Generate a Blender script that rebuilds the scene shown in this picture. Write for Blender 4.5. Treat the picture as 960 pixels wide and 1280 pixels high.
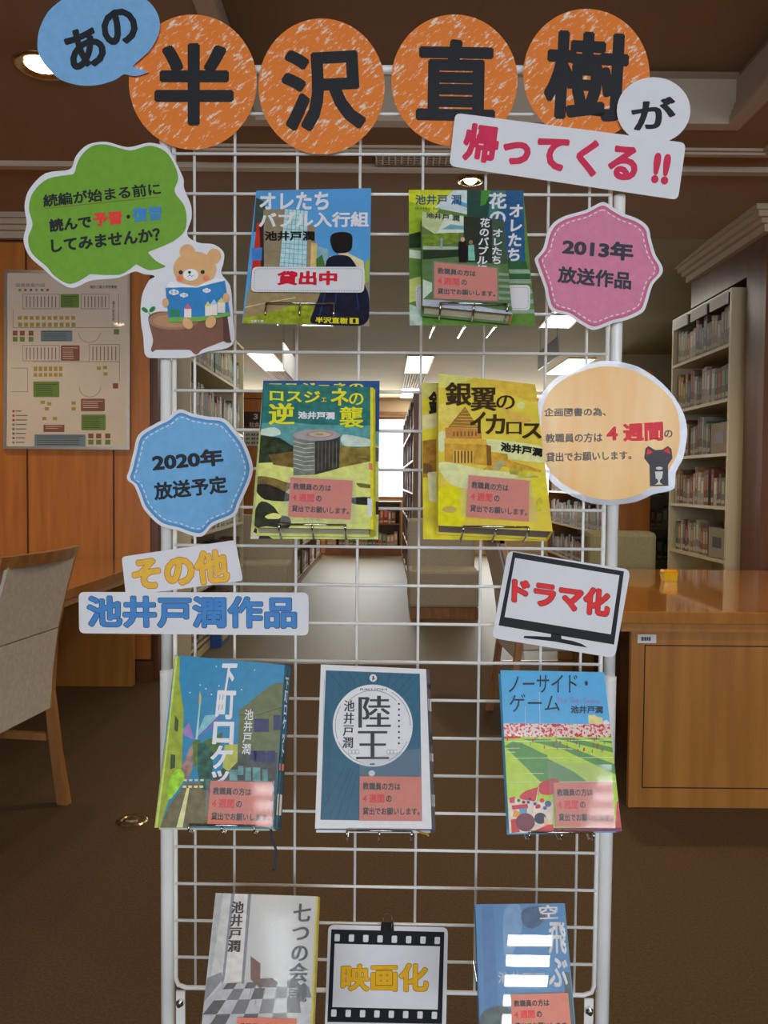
import bpy, math, random
import numpy as np
from mathutils import Vector, Matrix
random.seed(7)
for o in list(bpy.data.objects): bpy.data.objects.remove(o)
SC = bpy.context.scene
COL = SC.collection
# ------------------------------------------------------------------ camera
F = 1035.0
CAM = np.array([0.0, 0.0, 1.2])
TH, RO = math.radians(2.1), math.radians(0.5)
_f = np.array([0, math.cos(TH), -math.sin(TH)]); _u0 = np.array([0, math.sin(TH), math.cos(TH)]); _x0 = np.array([1.0, 0, 0])
RT = math.cos(RO)*_x0 + math.sin(RO)*_u0
UP = -math.sin(RO)*_x0 + math.cos(RO)*_u0
cd = bpy.data.cameras.new('camera'); cam = bpy.data.objects.new('camera', cd); COL.objects.link(cam)
cd.sensor_fit = 'HORIZONTAL'; cd.sensor_width = 36; cd.lens = 36*F/960; cd.clip_start = 0.02; cd.clip_end = 200
M = Matrix.Identity(4)
for i in range(3):
    M[i][0] = RT[i]; M[i][1] = UP[i]; M[i][2] = -_f[i]; M[i][3] = CAM[i]
cam.matrix_world = M
SC.camera = cam
SC.view_settings.view_transform = 'Standard'; SC.view_settings.look = 'None'
SC.view_settings.gamma = 1; SC.view_settings.use_curve_mapping = False
SC.view_settings.exposure = 0.0
# ------------------------------------------------------------------ world and large lights
w = bpy.data.worlds.new('World'); SC.world = w; w.use_nodes = True
bg = w.node_tree.nodes['Background']; bg.inputs[0].default_value = (0.80, 0.90, 1.0, 1); bg.inputs[1].default_value = 2.0
def area(name, loc, rot, sx, sy, power, col):
    l = bpy.data.lights.new(name, 'AREA'); l.shape = 'RECTANGLE'; l.size = sx; l.size_y = sy; l.energy = power; l.color = col
    o = bpy.data.objects.new(name, l); COL.objects.link(o); o.location = loc; o.rotation_euler = rot
    return o
R90 = math.pi/2
area('window_daylight', (0.6, -5.3, 1.75), (R90, 0, 0), 7.6, 1.5, 305, (0.78, 0.86, 1.0))      # windows behind the camera
area('far_window_daylight', (0.0, 14.15, 1.6), (-R90, 0, 0), 8.0, 1.5, 580, (1.0, 0.99, 0.93))  # far windows
# ------------------------------------------------------------------ projection helpers
def ray(px, py):
    return RT*((px-480)/F) - UP*((py-640)/F) + _f
def rotm(a, b, c):
    ca, sa, cb, sb, cc, sc = math.cos(a), math.sin(a), math.cos(b), math.sin(b), math.cos(c), math.sin(c)
    return np.array([[1,0,0],[0,ca,-sa],[0,sa,ca]])@np.array([[cb,0,sb],[0,1,0],[-sb,0,cb]])@np.array([[cc,-sc,0],[sc,cc,0],[0,0,1]])
PR = rotm(*[math.radians(a) for a in (2.5607, 0.9703, 0.5092)]); PT = np.array([5.208, 45.559, 1073.23])
def pan(u, v, w=0.0):
    """point of the wire grid panel, u right and v down in mm, w towards the camera in mm"""
    c = (PR@np.array([u-278.0, v-550.0, -w]) + PT)/1000
    return CAM + RT*c[0] - UP*c[1] + _f*c[2]
class Plane:
    def __init__(s, O, n):
        n = n/np.linalg.norm(n)
        if np.dot(n, CAM-O) < 0: n = -n
        s.O = O; s.n = n
    def __call__(s, p, off=0.0):
        r = ray(*p); return CAM + r*(np.dot(s.O + s.n*off - CAM, s.n)/np.dot(r, s.n))
PANEL = Plane(pan(278, 550), pan(278, 550, 1)-pan(278, 550))
def tilted(q, W, db=None, dt=None):
    """plane of a leaning sheet: q = TL,TR,BR,BL where its corners stand, W its real width"""
    tl, tr, br, bl = [np.array(p, float) for p in q]
    dt = dt or F*W/np.linalg.norm(tr-tl); db = db or F*W/np.linalg.norm(br-bl)
    TLp, TRp, BRp, BLp = [CAM + ray(*p)*d for p, d in ((tl, dt), (tr, dt), (br, db), (bl, db))]
    ex = (TRp-TLp)+(BRp-BLp); ey = (TLp+TRp)-(BLp+BRp)
    P = Plane((TLp+TRp+BRp+BLp)/4, np.cross(ex, ey))
    P.ex = ex/np.linalg.norm(ex); P.down = -ey/np.linalg.norm(ey)
    return P
def ondepth(px, py, Y):
    r = ray(px, py); return CAM + r*(Y/r[1])
# ------------------------------------------------------------------ materials
def s2l(c): c = c/255.0; return c/12.92 if c <= 0.04045 else ((c+0.055)/1.055)**2.4
ILL = [s2l(206)/0.80, s2l(206)/0.80, s2l(219)/0.80]
def ph(r, g, b): return tuple(min(0.9, max(0.004, s2l(c)/i)) for c, i in zip((r, g, b), ILL))
def srgb(r, g, b): return (s2l(r), s2l(g), s2l(b))
_mc = {}
def mat(name, col, rough=0.5, metal=0.0, var=0.0, vscale=40.0, stretch=(1, 1, 1), bump=0.0, bscale=400, col2=None, spec=0.5, coat=0.0, alpha=1.0, emit=None, estr=0.0, lo=0.35, hi=0.65, rot=(0, 0, 0), detail=4):
    if name in _mc: return _mc[name]
    m = bpy.data.materials.new(name); m.use_nodes = True; nt = m.node_tree; N = nt.nodes; L = nt.links
    b = N['Principled BSDF']
    b.inputs['Base Color'].default_value = (*col, 1); b.inputs['Roughness'].default_value = rough; b.inputs['Metallic'].default_value = metal
    b.inputs['Specular IOR Level'].default_value = spec; b.inputs['Coat Weight'].default_value = coat; b.inputs['Coat Roughness'].default_value = 0.04
    b.inputs['Alpha'].default_value = alpha
    if emit: b.inputs['Emission Color'].default_value = (*emit, 1); b.inputs['Emission Strength'].default_value = estr
    if var > 0 or col2 or bump > 0:
        tc = N.new('ShaderNodeTexCoord')
    if var > 0 or col2:
        mp = N.new('ShaderNodeMapping'); mp.inputs['Scale'].default_value = stretch; mp.inputs['Rotation'].default_value = rot
        mp.vector_type = 'TEXTURE' if False else 'POINT'
        L.new(tc.outputs['Object'], mp.inputs['Vector'])
        n = N.new('ShaderNodeTexNoise'); n.inputs['Scale'].default_value = vscale; n.inputs['Detail'].default_value = detail
        L.new(mp.outputs[0], n.inputs['Vector'])
        cr = N.new('ShaderNodeValToRGB'); cr.color_ramp.elements[0].position = lo; cr.color_ramp.elements[1].position = hi
        a = col2 if col2 else tuple(c*(1-var) for c in col); z = col if col2 else tuple(min(0.95, c*(1+var)) for c in col)
        cr.color_ramp.elements[0].color = (*a, 1); cr.color_ramp.elements[1].color = (*z, 1)
        L.new(n.outputs['Fac'], cr.inputs[0]); L.new(cr.outputs[0], b.inputs['Base Color'])
    if bump > 0:
        n2 = N.new('ShaderNodeTexNoise'); n2.inputs['Scale'].default_value = bscale; n2.inputs['Detail'].default_value = 2
        L.new(tc.outputs['Object'], n2.inputs['Vector'])
        bp = N.new('ShaderNodeBump'); bp.inputs['Strength'].default_value = bump; bp.inputs['Distance'].default_value = 0.004
        L.new(n2.outputs['Fac'], bp.inputs['Height']); L.new(bp.outputs[0], b.inputs['Normal'])
    _mc[name] = m
    return m
def ink(r, g, b, gloss=False, var=0.05, vs=90):
    """printed colour on matt paper or under glossy film"""
    k = 'ink_%d_%d_%d%s_%g' % (r, g, b, '_gloss' if gloss else '', var)
    return mat(k, ph(r, g, b), rough=0.30 if gloss else 0.55, var=var, vscale=vs, spec=0.5 if gloss else 0.25)
def G(r, g, b, var=0.10, vs=120): return ink(r, g, b, True, var, vs)
M_paper = mat('paper_white', ph(206, 206, 219), rough=0.6, var=0.015, vscale=30, spec=0.25)
M_white = mat('white_powder_coat', ph(214, 214, 222), rough=0.28, var=0.03, vscale=20)
M_chrome = mat('chrome_wire', (0.62, 0.61, 0.58), rough=0.12, metal=1.0, var=0.05, vscale=30)
M_pages = mat('page_edges', ph(190, 180, 165), rough=0.8, var=0.10, vscale=60, stretch=(1, 20, 20))
M_black = mat('black_plastic', (0.012, 0.012, 0.014), rough=0.35, var=0.1)
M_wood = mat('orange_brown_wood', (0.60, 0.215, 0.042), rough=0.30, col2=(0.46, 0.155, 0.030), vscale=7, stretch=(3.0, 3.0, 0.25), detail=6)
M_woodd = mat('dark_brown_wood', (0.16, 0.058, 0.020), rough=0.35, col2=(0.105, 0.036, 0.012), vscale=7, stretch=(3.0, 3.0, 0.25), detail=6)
M_desk = mat('honey_desk_wood', (0.52, 0.235, 0.050), rough=0.28, col2=(0.40, 0.165, 0.034), vscale=6, stretch=(3.5, 3.5, 0.22), detail=6)
M_desktop = mat('polished_desk_top', (0.50, 0.22, 0.05), rough=0.10, col2=(0.40, 0.155, 0.034), vscale=5, stretch=(4, 0.4, 1), detail=6, coat=0.5)
M_groove = mat('dark_groove', (0.02, 0.013, 0.008), rough=0.7, var=0.1)
M_carpet = mat('brown_carpet', (0.142, 0.092, 0.050), rough=0.95, col2=(0.100, 0.064, 0.035), vscale=130, bump=0.6, bscale=420, spec=0.1)
M_carpet2 = mat('worn_olive_carpet', (0.165, 0.130, 0.075), rough=0.56, col2=(0.125, 0.096, 0.054), vscale=60, bump=0.12, bscale=300, spec=0.35)  # rear floor carpet, paler and less rough than the front one
M_ceil2 = mat('rear_ceiling_paint', (0.40, 0.345, 0.215), rough=0.85, var=0.04, vscale=2, spec=0.15)  # greenish light of lamps and yellow walls put into the rear ceiling colour
M_ceil = mat('ceiling_paint', (0.35, 0.235, 0.145), rough=0.85, var=0.04, vscale=2, spec=0.15)
M_mould = mat('moulding_paint', (0.52, 0.42, 0.30), rough=0.6, var=0.03, vscale=4)
M_wallc = mat('cream_wall_paint', (0.52, 0.42, 0.28), rough=0.85, var=0.04, vscale=2)
M_shelf = mat('beige_steel_shelf', (0.68, 0.58, 0.36), rough=0.40, var=0.04, vscale=3)
M_shelfd = mat('brown_shelf_wood', (0.22, 0.11, 0.05), rough=0.5, var=0.15, vscale=5)
M_fabric = mat('beige_upholstery', (0.54, 0.46, 0.33), rough=0.95, var=0.08, vscale=60, bump=0.3, bscale=700, spec=0.1)
M_fabricg = mat('light_grey_upholstery', (0.66, 0.60, 0.51), rough=0.95, var=0.07, vscale=60, bump=0.3, bscale=700, spec=0.1)
M_fabrico = mat('olive_upholstery', (0.30, 0.27, 0.15), rough=0.95, var=0.08, vscale=60, spec=0.1)
M_chairw = mat('chair_wood', (0.38, 0.165, 0.048), rough=0.35, var=0.22, vscale=9, stretch=(3, 3, 0.4))
M_lamp = mat('lit_lamp_diffuser', (0.9, 0.9, 0.9), rough=0.5, emit=(1.0, 0.98, 0.86), estr=9.0, var=0.01)
M_bulb = mat('lit_warm_bulb', (0.9, 0.9, 0.9), rough=0.5, emit=(1.0, 0.80, 0.50), estr=22.0, var=0.01)
M_louver = mat('grey_louver_metal', (0.05, 0.05, 0.048), rough=0.4, metal=0.5, var=0.1)
M_brass = mat('worn_brass', (0.42, 0.32, 0.17), rough=0.25, metal=1.0, var=0.2, vscale=30)
def glassmat(name, tint, a, rough=0.03):
    m = bpy.data.materials.new(name); m.use_nodes = True; nt = m.node_tree; N = nt.nodes; L = nt.links
    N.remove(N['Principled BSDF']); out = N['Material Output']
    t = N.new('ShaderNodeBsdfTransparent'); g = N.new('ShaderNodeBsdfGlossy'); g.inputs['Roughness'].default_value = rough
    d = N.new('ShaderNodeBsdfDiffuse'); d.inputs[0].default_value = (*tint, 1)
    lw = N.new('ShaderNodeLayerWeight'); lw.inputs[0].default_value = 0.5; pw = N.new('ShaderNodeMath'); pw.operation = 'POWER'; pw.inputs[1].default_value = 4.0; L.new(lw.outputs['Facing'], pw.inputs[0]); fr = N.new('ShaderNodeMath'); fr.operation = 'MULTIPLY_ADD'; fr.inputs[1].default_value = 0.6; fr.inputs[2].default_value = 0.045; L.new(pw.outputs[0], fr.inputs[0])
    m1 = N.new('ShaderNodeMixShader'); m1.inputs[0].default_value = a; L.new(t.outputs[0], m1.inputs[1]); L.new(d.outputs[0], m1.inputs[2])
    m2 = N.new('ShaderNodeMixShader'); L.new(fr.outputs[0], m2.inputs[0]); L.new(m1.outputs[0], m2.inputs[1]); L.new(g.outputs[0], m2.inputs[2])
    L.new(m2.outputs[0], out.inputs[0]); return m
M_glass = glassmat('window_glass', (0.9, 0.9, 0.9), 0.02)
M_film = glassmat('clear_laminate_film', (0.75, 0.78, 0.85), 0.38, 0.08)
M_film2 = glassmat('clear_sticker_film', (0.8, 0.82, 0.88), 0.14, 0.05)
M_jacket = glassmat('clear_book_jacket', (0.85, 0.87, 0.92), 0.05, 0.015)
M_jacket2 = glassmat('clear_book_jacket_scuffed', (0.85, 0.87, 0.92), 0.03, 0.09)
M_posterglass = glassmat('picture_glass', (0.9, 0.9, 0.9), 0.03, 0.03)
# ------------------------------------------------------------------ mesh builder
ORG = {}
class MB:
    def __init__(s): s.v = []; s.f = []; s.m = []; s.mats = []
    def mi(s, m):
        if m not in s.mats: s.mats.append(m)
        return s.mats.index(m)
    def add(s, vs, fs, m):
        b = len(s.v); s.v += [tuple(map(float, p)) for p in vs]; i = s.mi(m)
        for f in fs: s.f.append([b+k for k in f]); s.m.append(i)
        return s
    def poly(s, pts, m): return s.add(pts, [list(range(len(pts)))], m)
    def prism(s, A, B, m, side=None):
        n = len(A); s.add(list(A), [list(range(n))], m); s.add(list(B), [list(range(n))[::-1]], side or m)
        s.add(list(A)+list(B), [[i, n+i, n+(i+1) % n, (i+1) % n] for i in range(n)], side or m); return s
    def box(s, x0, x1, y0, y1, z0, z1, m):
        v = [(x0,y0,z0),(x1,y0,z0),(x1,y1,z0),(x0,y1,z0),(x0,y0,z1),(x1,y0,z1),(x1,y1,z1),(x0,y1,z1)]
        return s.add(v, [[0,3,2,1],[4,5,6,7],[0,1,5,4],[1,2,6,5],[2,3,7,6],[3,0,4,7]], m)
    def hexa(s, b, t, m):
        return s.add(list(b)+list(t), [[3,2,1,0],[4,5,6,7],[0,1,5,4],[1,2,6,5],[2,3,7,6],[3,0,4,7]], m)
    def tube(s, P, r, m, seg=8):
        P = [np.array(p, float) for p in P]; vs = []; fs = []; prev = None
        for i, p in enumerate(P):
            t = (P[min(i+1, len(P)-1)]-P[max(i-1, 0)]); t = t/np.linalg.norm(t)
            if prev is None:
                a = np.array([0, 0, 1.0]) if abs(t[2]) < 0.9 else np.array([1.0, 0, 0])
            else: a = prev
            a = a - t*np.dot(a, t); a = a/np.linalg.norm(a); prev = a; b = np.cross(t, a)
            rr = r[i] if isinstance(r, (list, tuple)) else r
            vs += [p + rr*(a*math.cos(2*math.pi*k/seg)+b*math.sin(2*math.pi*k/seg)) for k in range(seg)]
        for i in range(len(P)-1):
            for k in range(seg):
                k2 = (k+1) % seg; fs.append([i*seg+k, i*seg+k2, (i+1)*seg+k2, (i+1)*seg+k])
        fs.append(list(range(seg))[::-1]); fs.append([(len(P)-1)*seg+k for k in range(seg)])
        return s.add(vs, fs, m)
    def build(s, name, parent=None, org=None, smooth=False, bevel=0.0):
        if org is None: org = ORG.get(parent.name, (0, 0, 0)) if parent else (0, 0, 0)
        o3 = np.array(org, float)
        me = bpy.data.meshes.new(name); me.from_pydata([tuple(np.array(p)-o3) for p in s.v], [], s.f)
        for m in s.mats: me.materials.append(m)
        me.polygons.foreach_set('material_index', s.m); me.update()
        ob = bpy.data.objects.new(name, me); COL.objects.link(ob)
        if parent: ob.parent = parent
        else: ob.location = o3
        ORG[ob.name] = tuple(o3)
        if smooth:
            for p in me.polygons: p.use_smooth = True
        if bevel:
            b = ob.modifiers.new('bevel', 'BEVEL'); b.width = bevel; b.segments = 2; b.limit_method = 'ANGLE'
        return ob
def tag(o, label=None, cat=None, group=None, kind=None):
    if label: o['label'] = label
    if cat: o['category'] = cat
    if group: o['group'] = group
    if kind: o['kind'] = kind
    return o
def thing(name, label, cat, loc=(0, 0, 0), group=None):
    o = bpy.data.objects.new(name, None); COL.objects.link(o); o.location = tuple(map(float, loc)); o.empty_display_size = 0.1
    ORG[o.name] = tuple(map(float, loc)); return tag(o, label, cat, group)
def children(o): return [c for c in bpy.data.objects if c.parent == o]
def copy_tree(o, parent=None):
    c = o.copy(); COL.objects.link(c); c.parent = parent
    for ch in children(o): copy_tree(ch, c)
    return c
def struct(mb, name, parent=None):
    o = mb.build(name, parent)
    if not parent: o['kind'] = 'structure'
    return o
# ------------------------------------------------------------------ 2D shapes (points as seen, mapped on a real plane)
def K(s, ox, oy):
    return lambda *a: [(x/s+ox, y/s+oy) for x, y in a]
def smoothc(P, n=6):
    out = []; L = len(P)
    for i in range(L):
        p0, p1, p2, p3 = [np.array(P[(i+k-1) % L], float) for k in range(4)]
        def tan(a, b, c):
            d = c-a; l = np.linalg.norm(d); return d/max(l, 1e-6)*min(np.linalg.norm(b-a), np.linalg.norm(c-b), l/2*1.5)
        m1, m2 = tan(p0, p1, p2), tan(p1, p2, p3)
        for j in range(n):
            t = j/n
            out.append(tuple(p1*(2*t**3-3*t*t+1)+m1*(t**3-2*t*t+t)+p2*(3*t*t-2*t**3)+m2*(t**3-t*t)))
    return out
def ell(cx, cy, rx, ry, n=40, rot=0.0):
    c, s = math.cos(math.radians(rot)), math.sin(math.radians(rot))
    return [(cx+rx*math.cos(a)*c-ry*math.sin(a)*s, cy+rx*math.cos(a)*s+ry*math.sin(a)*c) for a in [2*math.pi*i/n for i in range(n)]]
def rrect(q, r=0.08, n=5):
    """rounded quadrilateral; r is the share of the shorter side"""
    q = [np.array(p, float) for p in q]; out = []
    m = min(np.linalg.norm(q[1]-q[0]), np.linalg.norm(q[3]-q[0]))*r
    for i in range(4):
        p = q[i]; a = q[i-1]-p; b = q[(i+1) % 4]-p; a = a/np.linalg.norm(a)*m; b = b/np.linalg.norm(b)*m
        for j in range(n+1):
            t = j/n; out.append(tuple((1-t)**2*(p+a)+2*t*(1-t)*p+t*t*(p+b)))
    return out
def rect(x0, y0, x1, y1): return [(x0, y0), (x1, y0), (x1, y1), (x0, y1)]
def clipq(P, q):
    q = [np.array(p, float) for p in q]; out = [np.array(p, float) for p in P]
    ar = sum(q[i][0]*q[(i+1) % 4][1]-q[(i+1) % 4][0]*q[i][1] for i in range(4)); sg = 1 if ar > 0 else -1
    for i in range(4):
        a, b = q[i], q[(i+1) % 4]; d = b-a; side = lambda p: sg*(d[0]*(p[1]-a[1])-d[1]*(p[0]-a[0])); src = out; out = []
        for j in range(len(src)):
            p, r = src[j-1], src[j]; sp, sr = side(p), side(r)
            if (sp >= 0) != (sr >= 0): out.append(p+(r-p)*(sp/(sp-sr)))
            if sr >= 0: out.append(r)
        if len(out) < 3: return []
    return out
CLIP = [None]
def flat(mb, S, pts, m, off):
    pts = [np.array(p, float) for p in pts]
    if CLIP[0] is not None: pts = clipq(pts, CLIP[0])
    if len(pts) < 3: return
    ar = sum(pts[i-1][0]*pts[i][1]-pts[i][0]*pts[i-1][1] for i in range(len(pts)))
    if ar > 0: pts = pts[::-1]
    mb.poly([S(p, off) for p in pts], m)
def card(mb, S, pts, m, off, t=0.0008, side=None):
    pts = list(pts)
    if sum(pts[i-1][0]*pts[i][1]-pts[i][0]*pts[i-1][1] for i in range(len(pts))) > 0: pts = pts[::-1]
    mb.prism([S(p, off) for p in pts], [S(p, off-t) for p in pts], m, side)
def strip(mb, S, P, wd, m, off):
    for a, b in zip(P[:-1], P[1:]):
        a = np.array(a, float); b = np.array(b, float); d = b-a; l = np.linalg.norm(d)
        if l < 1e-6: continue
        nn = np.array([-d[1], d[0]])/l*wd/2
        flat(mb, S, [a+nn, b+nn, b-nn, a-nn], m, off)
def dashes(mb, S, P, wd, m, off, on=4.5, gap=3.5):
    pts = [np.array(p, float) for p in P]+[np.array(P[0], float)]
    pos = 0.0; cur = []; inn = True; lim = on
    for a, b in zip(pts[:-1], pts[1:]):
        l = np.linalg.norm(b-a); k = 0.0
        while k < l:
            step = min(lim-pos, l-k); p = a+(b-a)*(k/l); q = a+(b-a)*((k+step)/l)
            if inn: strip(mb, S, [p, q], wd, m, off)
            k += step; pos += step
            if pos >= lim-1e-9: inn = not inn; lim = on if inn else gap; pos = 0.0
_gc = {}
def glyphs(s, bold, sp=1.0, grow=0.0):
    k = (s, bold, sp, grow)
    if k in _gc: return _gc[k]
    bo, bold = bold, min(bold, 0.008)
    cu = bpy.data.curves.new('t', 'FONT'); cu.body = s; cu.size = 1; cu.offset = bold; cu.resolution_u = 3 if len(s) < 12 else 2; cu.align_x = 'CENTER'; cu.space_line = sp
    ob = bpy.data.objects.new('t', cu); COL.objects.link(ob)
    dg = bpy.context.evaluated_depsgraph_get(); me = ob.evaluated_get(dg).to_mesh()
    v = np.array([(p.co.x, p.co.y) for p in me.vertices]); f = [list(p.vertices) for p in me.polygons]
    ob.evaluated_get(dg).to_mesh_clear(); bpy.data.objects.remove(ob); bpy.data.curves.remove(cu)
    if bo > 0.008:
        e = bo-0.006; n = 8 if bo >= 0.03 else 4; V = [v]; Fc = list(f)
        for j in range(n):
            V.append(v+np.array([math.cos(2*math.pi*(j+.5)/n), math.sin(2*math.pi*(j+.5)/n)])*e*(1.1 if n == 4 else 1)); Fc += [[q+len(v)*(j+1) for q in g] for g in f]
        lay = np.concatenate([np.full(len(v), j) for j in range(n+1)]); v = np.concatenate(V); f = Fc
    else: lay = np.zeros(len(v))
    mn, mx = v.min(0)+grow, v.max(0)-grow; v = (v-mn)/np.maximum(mx-mn, 1e-6); v = np.c_[v, lay]
    _gc[k] = (v, f); return _gc[k]
def text(mb, S, s, q, m, off, bold=0.02, sp=1.0, xb=0.0, grow=0.0):
    """lettering filling the quad q = TL,TR,BR,BL"""
    v, f = glyphs(s, bold, sp, grow); tl, tr, br, bl = [np.array(p, float) for p in q]
    for k, dx in enumerate(([0.0] if not xb else [-xb, 0.0, xb])):
        pts = []
        for a, b, ly in v:
            a = a+dx
            pts.append(S(tuple((tl*(1-a)+tr*a)*b+(bl*(1-a)+br*a)*(1-b)), off+k*0.00004+ly*0.000004))
        mb.add(pts, f, m)
def rq(cx, cy, w_, h_, a=0):
    c, s = math.cos(math.radians(a)), math.sin(math.radians(a))
    return [(cx+x*c-y*s, cy+x*s+y*c) for x, y in ((-w_/2, -h_/2), (w_/2, -h_/2), (w_/2, h_/2), (-w_/2, h_/2))]
#==STRUCTURE==
# ------------------------------------------------------------------ room
ZC = 2.72
b = MB(); b.box(-6, 6, -5.2, 5.4, -0.1, 0, M_carpet); floor = struct(b, 'floor')
b = MB(); b.box(-6, 6, 5.4, 14.3, -0.1, 0, M_carpet2); struct(b, 'floor')
for k, xx in enumerate([-3.0, -2.0, -1.0, 0.0, 1.0, 2.0, 3.0]): pass
TX0, TX1, TY0, TY1 = -0.62, 1.50, -0.95, 3.6
b = MB()
b.box(-6, 6, -5.2, TY0, ZC, ZC+0.05, M_ceil); b.box(-6, TX0, TY0, TY1, ZC, ZC+0.05, M_ceil); b.box(TX1, 6, TY0, TY1, ZC, ZC+0.05, M_ceil)
b.box(-6, 6, TY1, 5.2, ZC, ZC+0.05, M_ceil)
b.box(TX0-0.02, TX1+0.02, TY0-0.02, TY1+0.02, ZC+0.24, ZC+0.29, M_ceil)
b.box(TX0-0.04, TX0, TY0, TY1, ZC+0.01, ZC+0.24, M_ceil); b.box(TX1, TX1+0.04, TY0, TY1, ZC+0.01, ZC+0.24, M_ceil)
b.box(TX0-0.04, TX1+0.04, TY1, TY1+0.04, ZC+0.01, ZC+0.24, M_ceil); b.box(TX0-0.04, TX1+0.04, TY0-0.04, TY0, ZC+0.01, ZC+0.24, M_ceil)
b.hexa([(-6, 5.2, ZC), (6, 5.2, ZC), (6, 9, 2.58), (-6, 9, 2.58)], [(-6, 5.2, ZC+.05), (6, 5.2, ZC+.05), (6, 9, 2.63), (-6, 9, 2.63)], M_ceil2)
b.box(-6, 6, 9, 14.3, 2.58, 2.63, M_ceil2)
ceiling = struct(b, 'ceiling')
# tray mouldings, stepped
def ring(b, g, z0, z1, th, m=M_mould):
    x0, x1, y0, y1 = TX0-g, TX1+g, TY0-g, TY1+g
    b.box(x0, x0+th, y0, y1, z0, z1, m); b.box(x1-th, x1, y0, y1, z0, z1, m); b.box(x0+th, x1-th, y1-th, y1, z0, z1, m); b.box(x0+th, x1-th, y0, y0+th, z0, z1, m)
for n_, prm in enumerate([(0, ZC+0.09, ZC+0.20, 0.02), (0, ZC+0.055, ZC+0.09, 0.035), (0, ZC+0.025, ZC+0.055, 0.05), (0, ZC-0.006, ZC+0.025, 0.065), (0.25, ZC-0.022, ZC, 0.03), (0.27, ZC-0.012, ZC, 0.07)]):
    b = MB(); ring(b, *prm); struct(b, 'trim_%d' % (n_+1))
b = MB(); b.box(-6, 6, 4.02, 4.07, ZC-0.025, ZC, M_mould); b.box(-6, 6, 4.07, 4.10, ZC-0.012, ZC, M_mould); struct(b, 'trim_7')
# left wood wall with panels
WY = 4.9; WX = -1.36
b = MB(); b.box(-6, WX, WY+0.02, WY+0.20, 0, ZC, M_woodd); b.box(WX-0.001, WX+0.02, WY+0.005, WY+0.2, 0, ZC, M_woodd); wall_left = struct(b, 'wall_left')
xs = [WX-0.02, -1.60, -2.11, -2.62, -3.13, -3.64, -4.15, -4.66, -5.17, -5.68]
for a_, c_ in zip(xs[:-1], xs[1:]):
    b = MB(); b.box(c_+0.006, a_-0.006, WY, WY+0.02, 0.13, 2.58, M_wood); b.build('panel', wall_left)
b = MB(); b.box(-6, WX, WY-0.012, WY+0.02, 0, 0.12, M_woodd); b.box(-6, WX, WY-0.018, WY+0.02, 0.085, 0.10, M_woodd); struct(b, 'baseboard_left')
def crown(b, x0, x1, y0, y1, zt, m=M_mould):
    """stepped crown moulding projecting towards -y from y1 plane"""
    for k, (dz0, dz1, pr) in enumerate([(0, 0.03, 1.0), (0.03, 0.06, 0.8), (0.06, 0.085, 0.55), (0.085, 0.125, 0.3)]):
        b.box(x0, x1, y1-(y1-y0)*pr, y1, zt-dz1, zt-dz0, m)
b = MB(); crown(b, -6, WX+0.08, WY-0.12, WY, ZC); struct(b, 'trim_8')
# right pier, soffit and outer walls
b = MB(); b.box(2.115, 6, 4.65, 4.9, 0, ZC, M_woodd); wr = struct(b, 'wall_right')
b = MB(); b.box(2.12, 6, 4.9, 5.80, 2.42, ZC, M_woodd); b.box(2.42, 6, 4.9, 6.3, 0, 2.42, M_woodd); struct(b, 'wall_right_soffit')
b = MB()
for k, (dz0, dz1, pr) in enumerate([(0, 0.03, 0.12), (0.03, 0.06, 0.10), (0.06, 0.085, 0.07), (0.085, 0.125, 0.04)]):
    b.box(2.12-pr, 2.12, 4.65-pr, 5.80, ZC-dz1, ZC-dz0, M_mould); b.box(2.12, 6, 4.65-pr, 4.65, ZC-dz1, ZC-dz0, M_mould)
struct(b, 'trim_9')
b = MB(); b.box(-6.1, -6, -5.2, 14.3, 0, 2.9, M_wallc); struct(b, 'wall_far_left')
b = MB(); b.box(6, 6.1, -5.2, 14.3, 0, 2.9, M_wallc); struct(b, 'wall_far_right')
def window_wall(name, wname, y, th, x0, x1, z0, z1, wx0, wx1, n, sgn):
    b = MB(); b.box(x0, wx0, y, y+th, 0, 2.8, M_wallc); b.box(wx1, x1, y, y+th, 0, 2.8, M_wallc)
    b.box(wx0, wx1, y, y+th, 0, z0, M_wallc); b.box(wx0, wx1, y, y+th, z1, 2.8, M_wallc); struct(b, name)
    wn = MB(); fr = 0.05
    wn.box(wx0, wx1, y+0.02, y+th-0.02, z0, z0+fr, M_shelfd); wn.box(wx0, wx1, y+0.02, y+th-0.02, z1-fr, z1, M_shelfd)
    for k in range(n+1):
        xx = wx0+(wx1-wx0-fr)*k/n; wn.box(xx, xx+fr, y+0.02, y+th-0.02, z0+fr, z1-fr, M_shelfd)
    wo = struct(wn, wname)
    for k in range(n):
        xx = wx0+(wx1-wx0-fr)*k/n; g = MB(); g.box(xx+fr, xx+(wx1-wx0-fr)/n, y+th/2-0.003, y+th/2+0.003, z0+fr, z1-fr, M_glass); g.build('pane', wo)
    # lintel and sill boards
    s = MB(); s.box(wx0-.05, wx1+.05, y-0.04 if sgn > 0 else y+th, y if sgn > 0 else y+th+0.04, z1+0.03, z1+0.08, M_shelfd); struct(s, 'trim_%s' % ('10' if sgn > 0 else '11'))
window_wall('wall_back', 'window_1', 13.8, 0.15, -6, 6, 0.90, 2.28, -3.93, 4.21, 5, 1)
window_wall('wall_front', 'window_2', -5.2, 0.15, -6, 6, 0.95, 2.40, -3.3, 4.5, 6, -1)
b = MB(); b.box(2.42, 6, 8.9, 9.05, 0, 2.7, M_wallc); struct(b, 'wall_right_rear')
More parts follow.
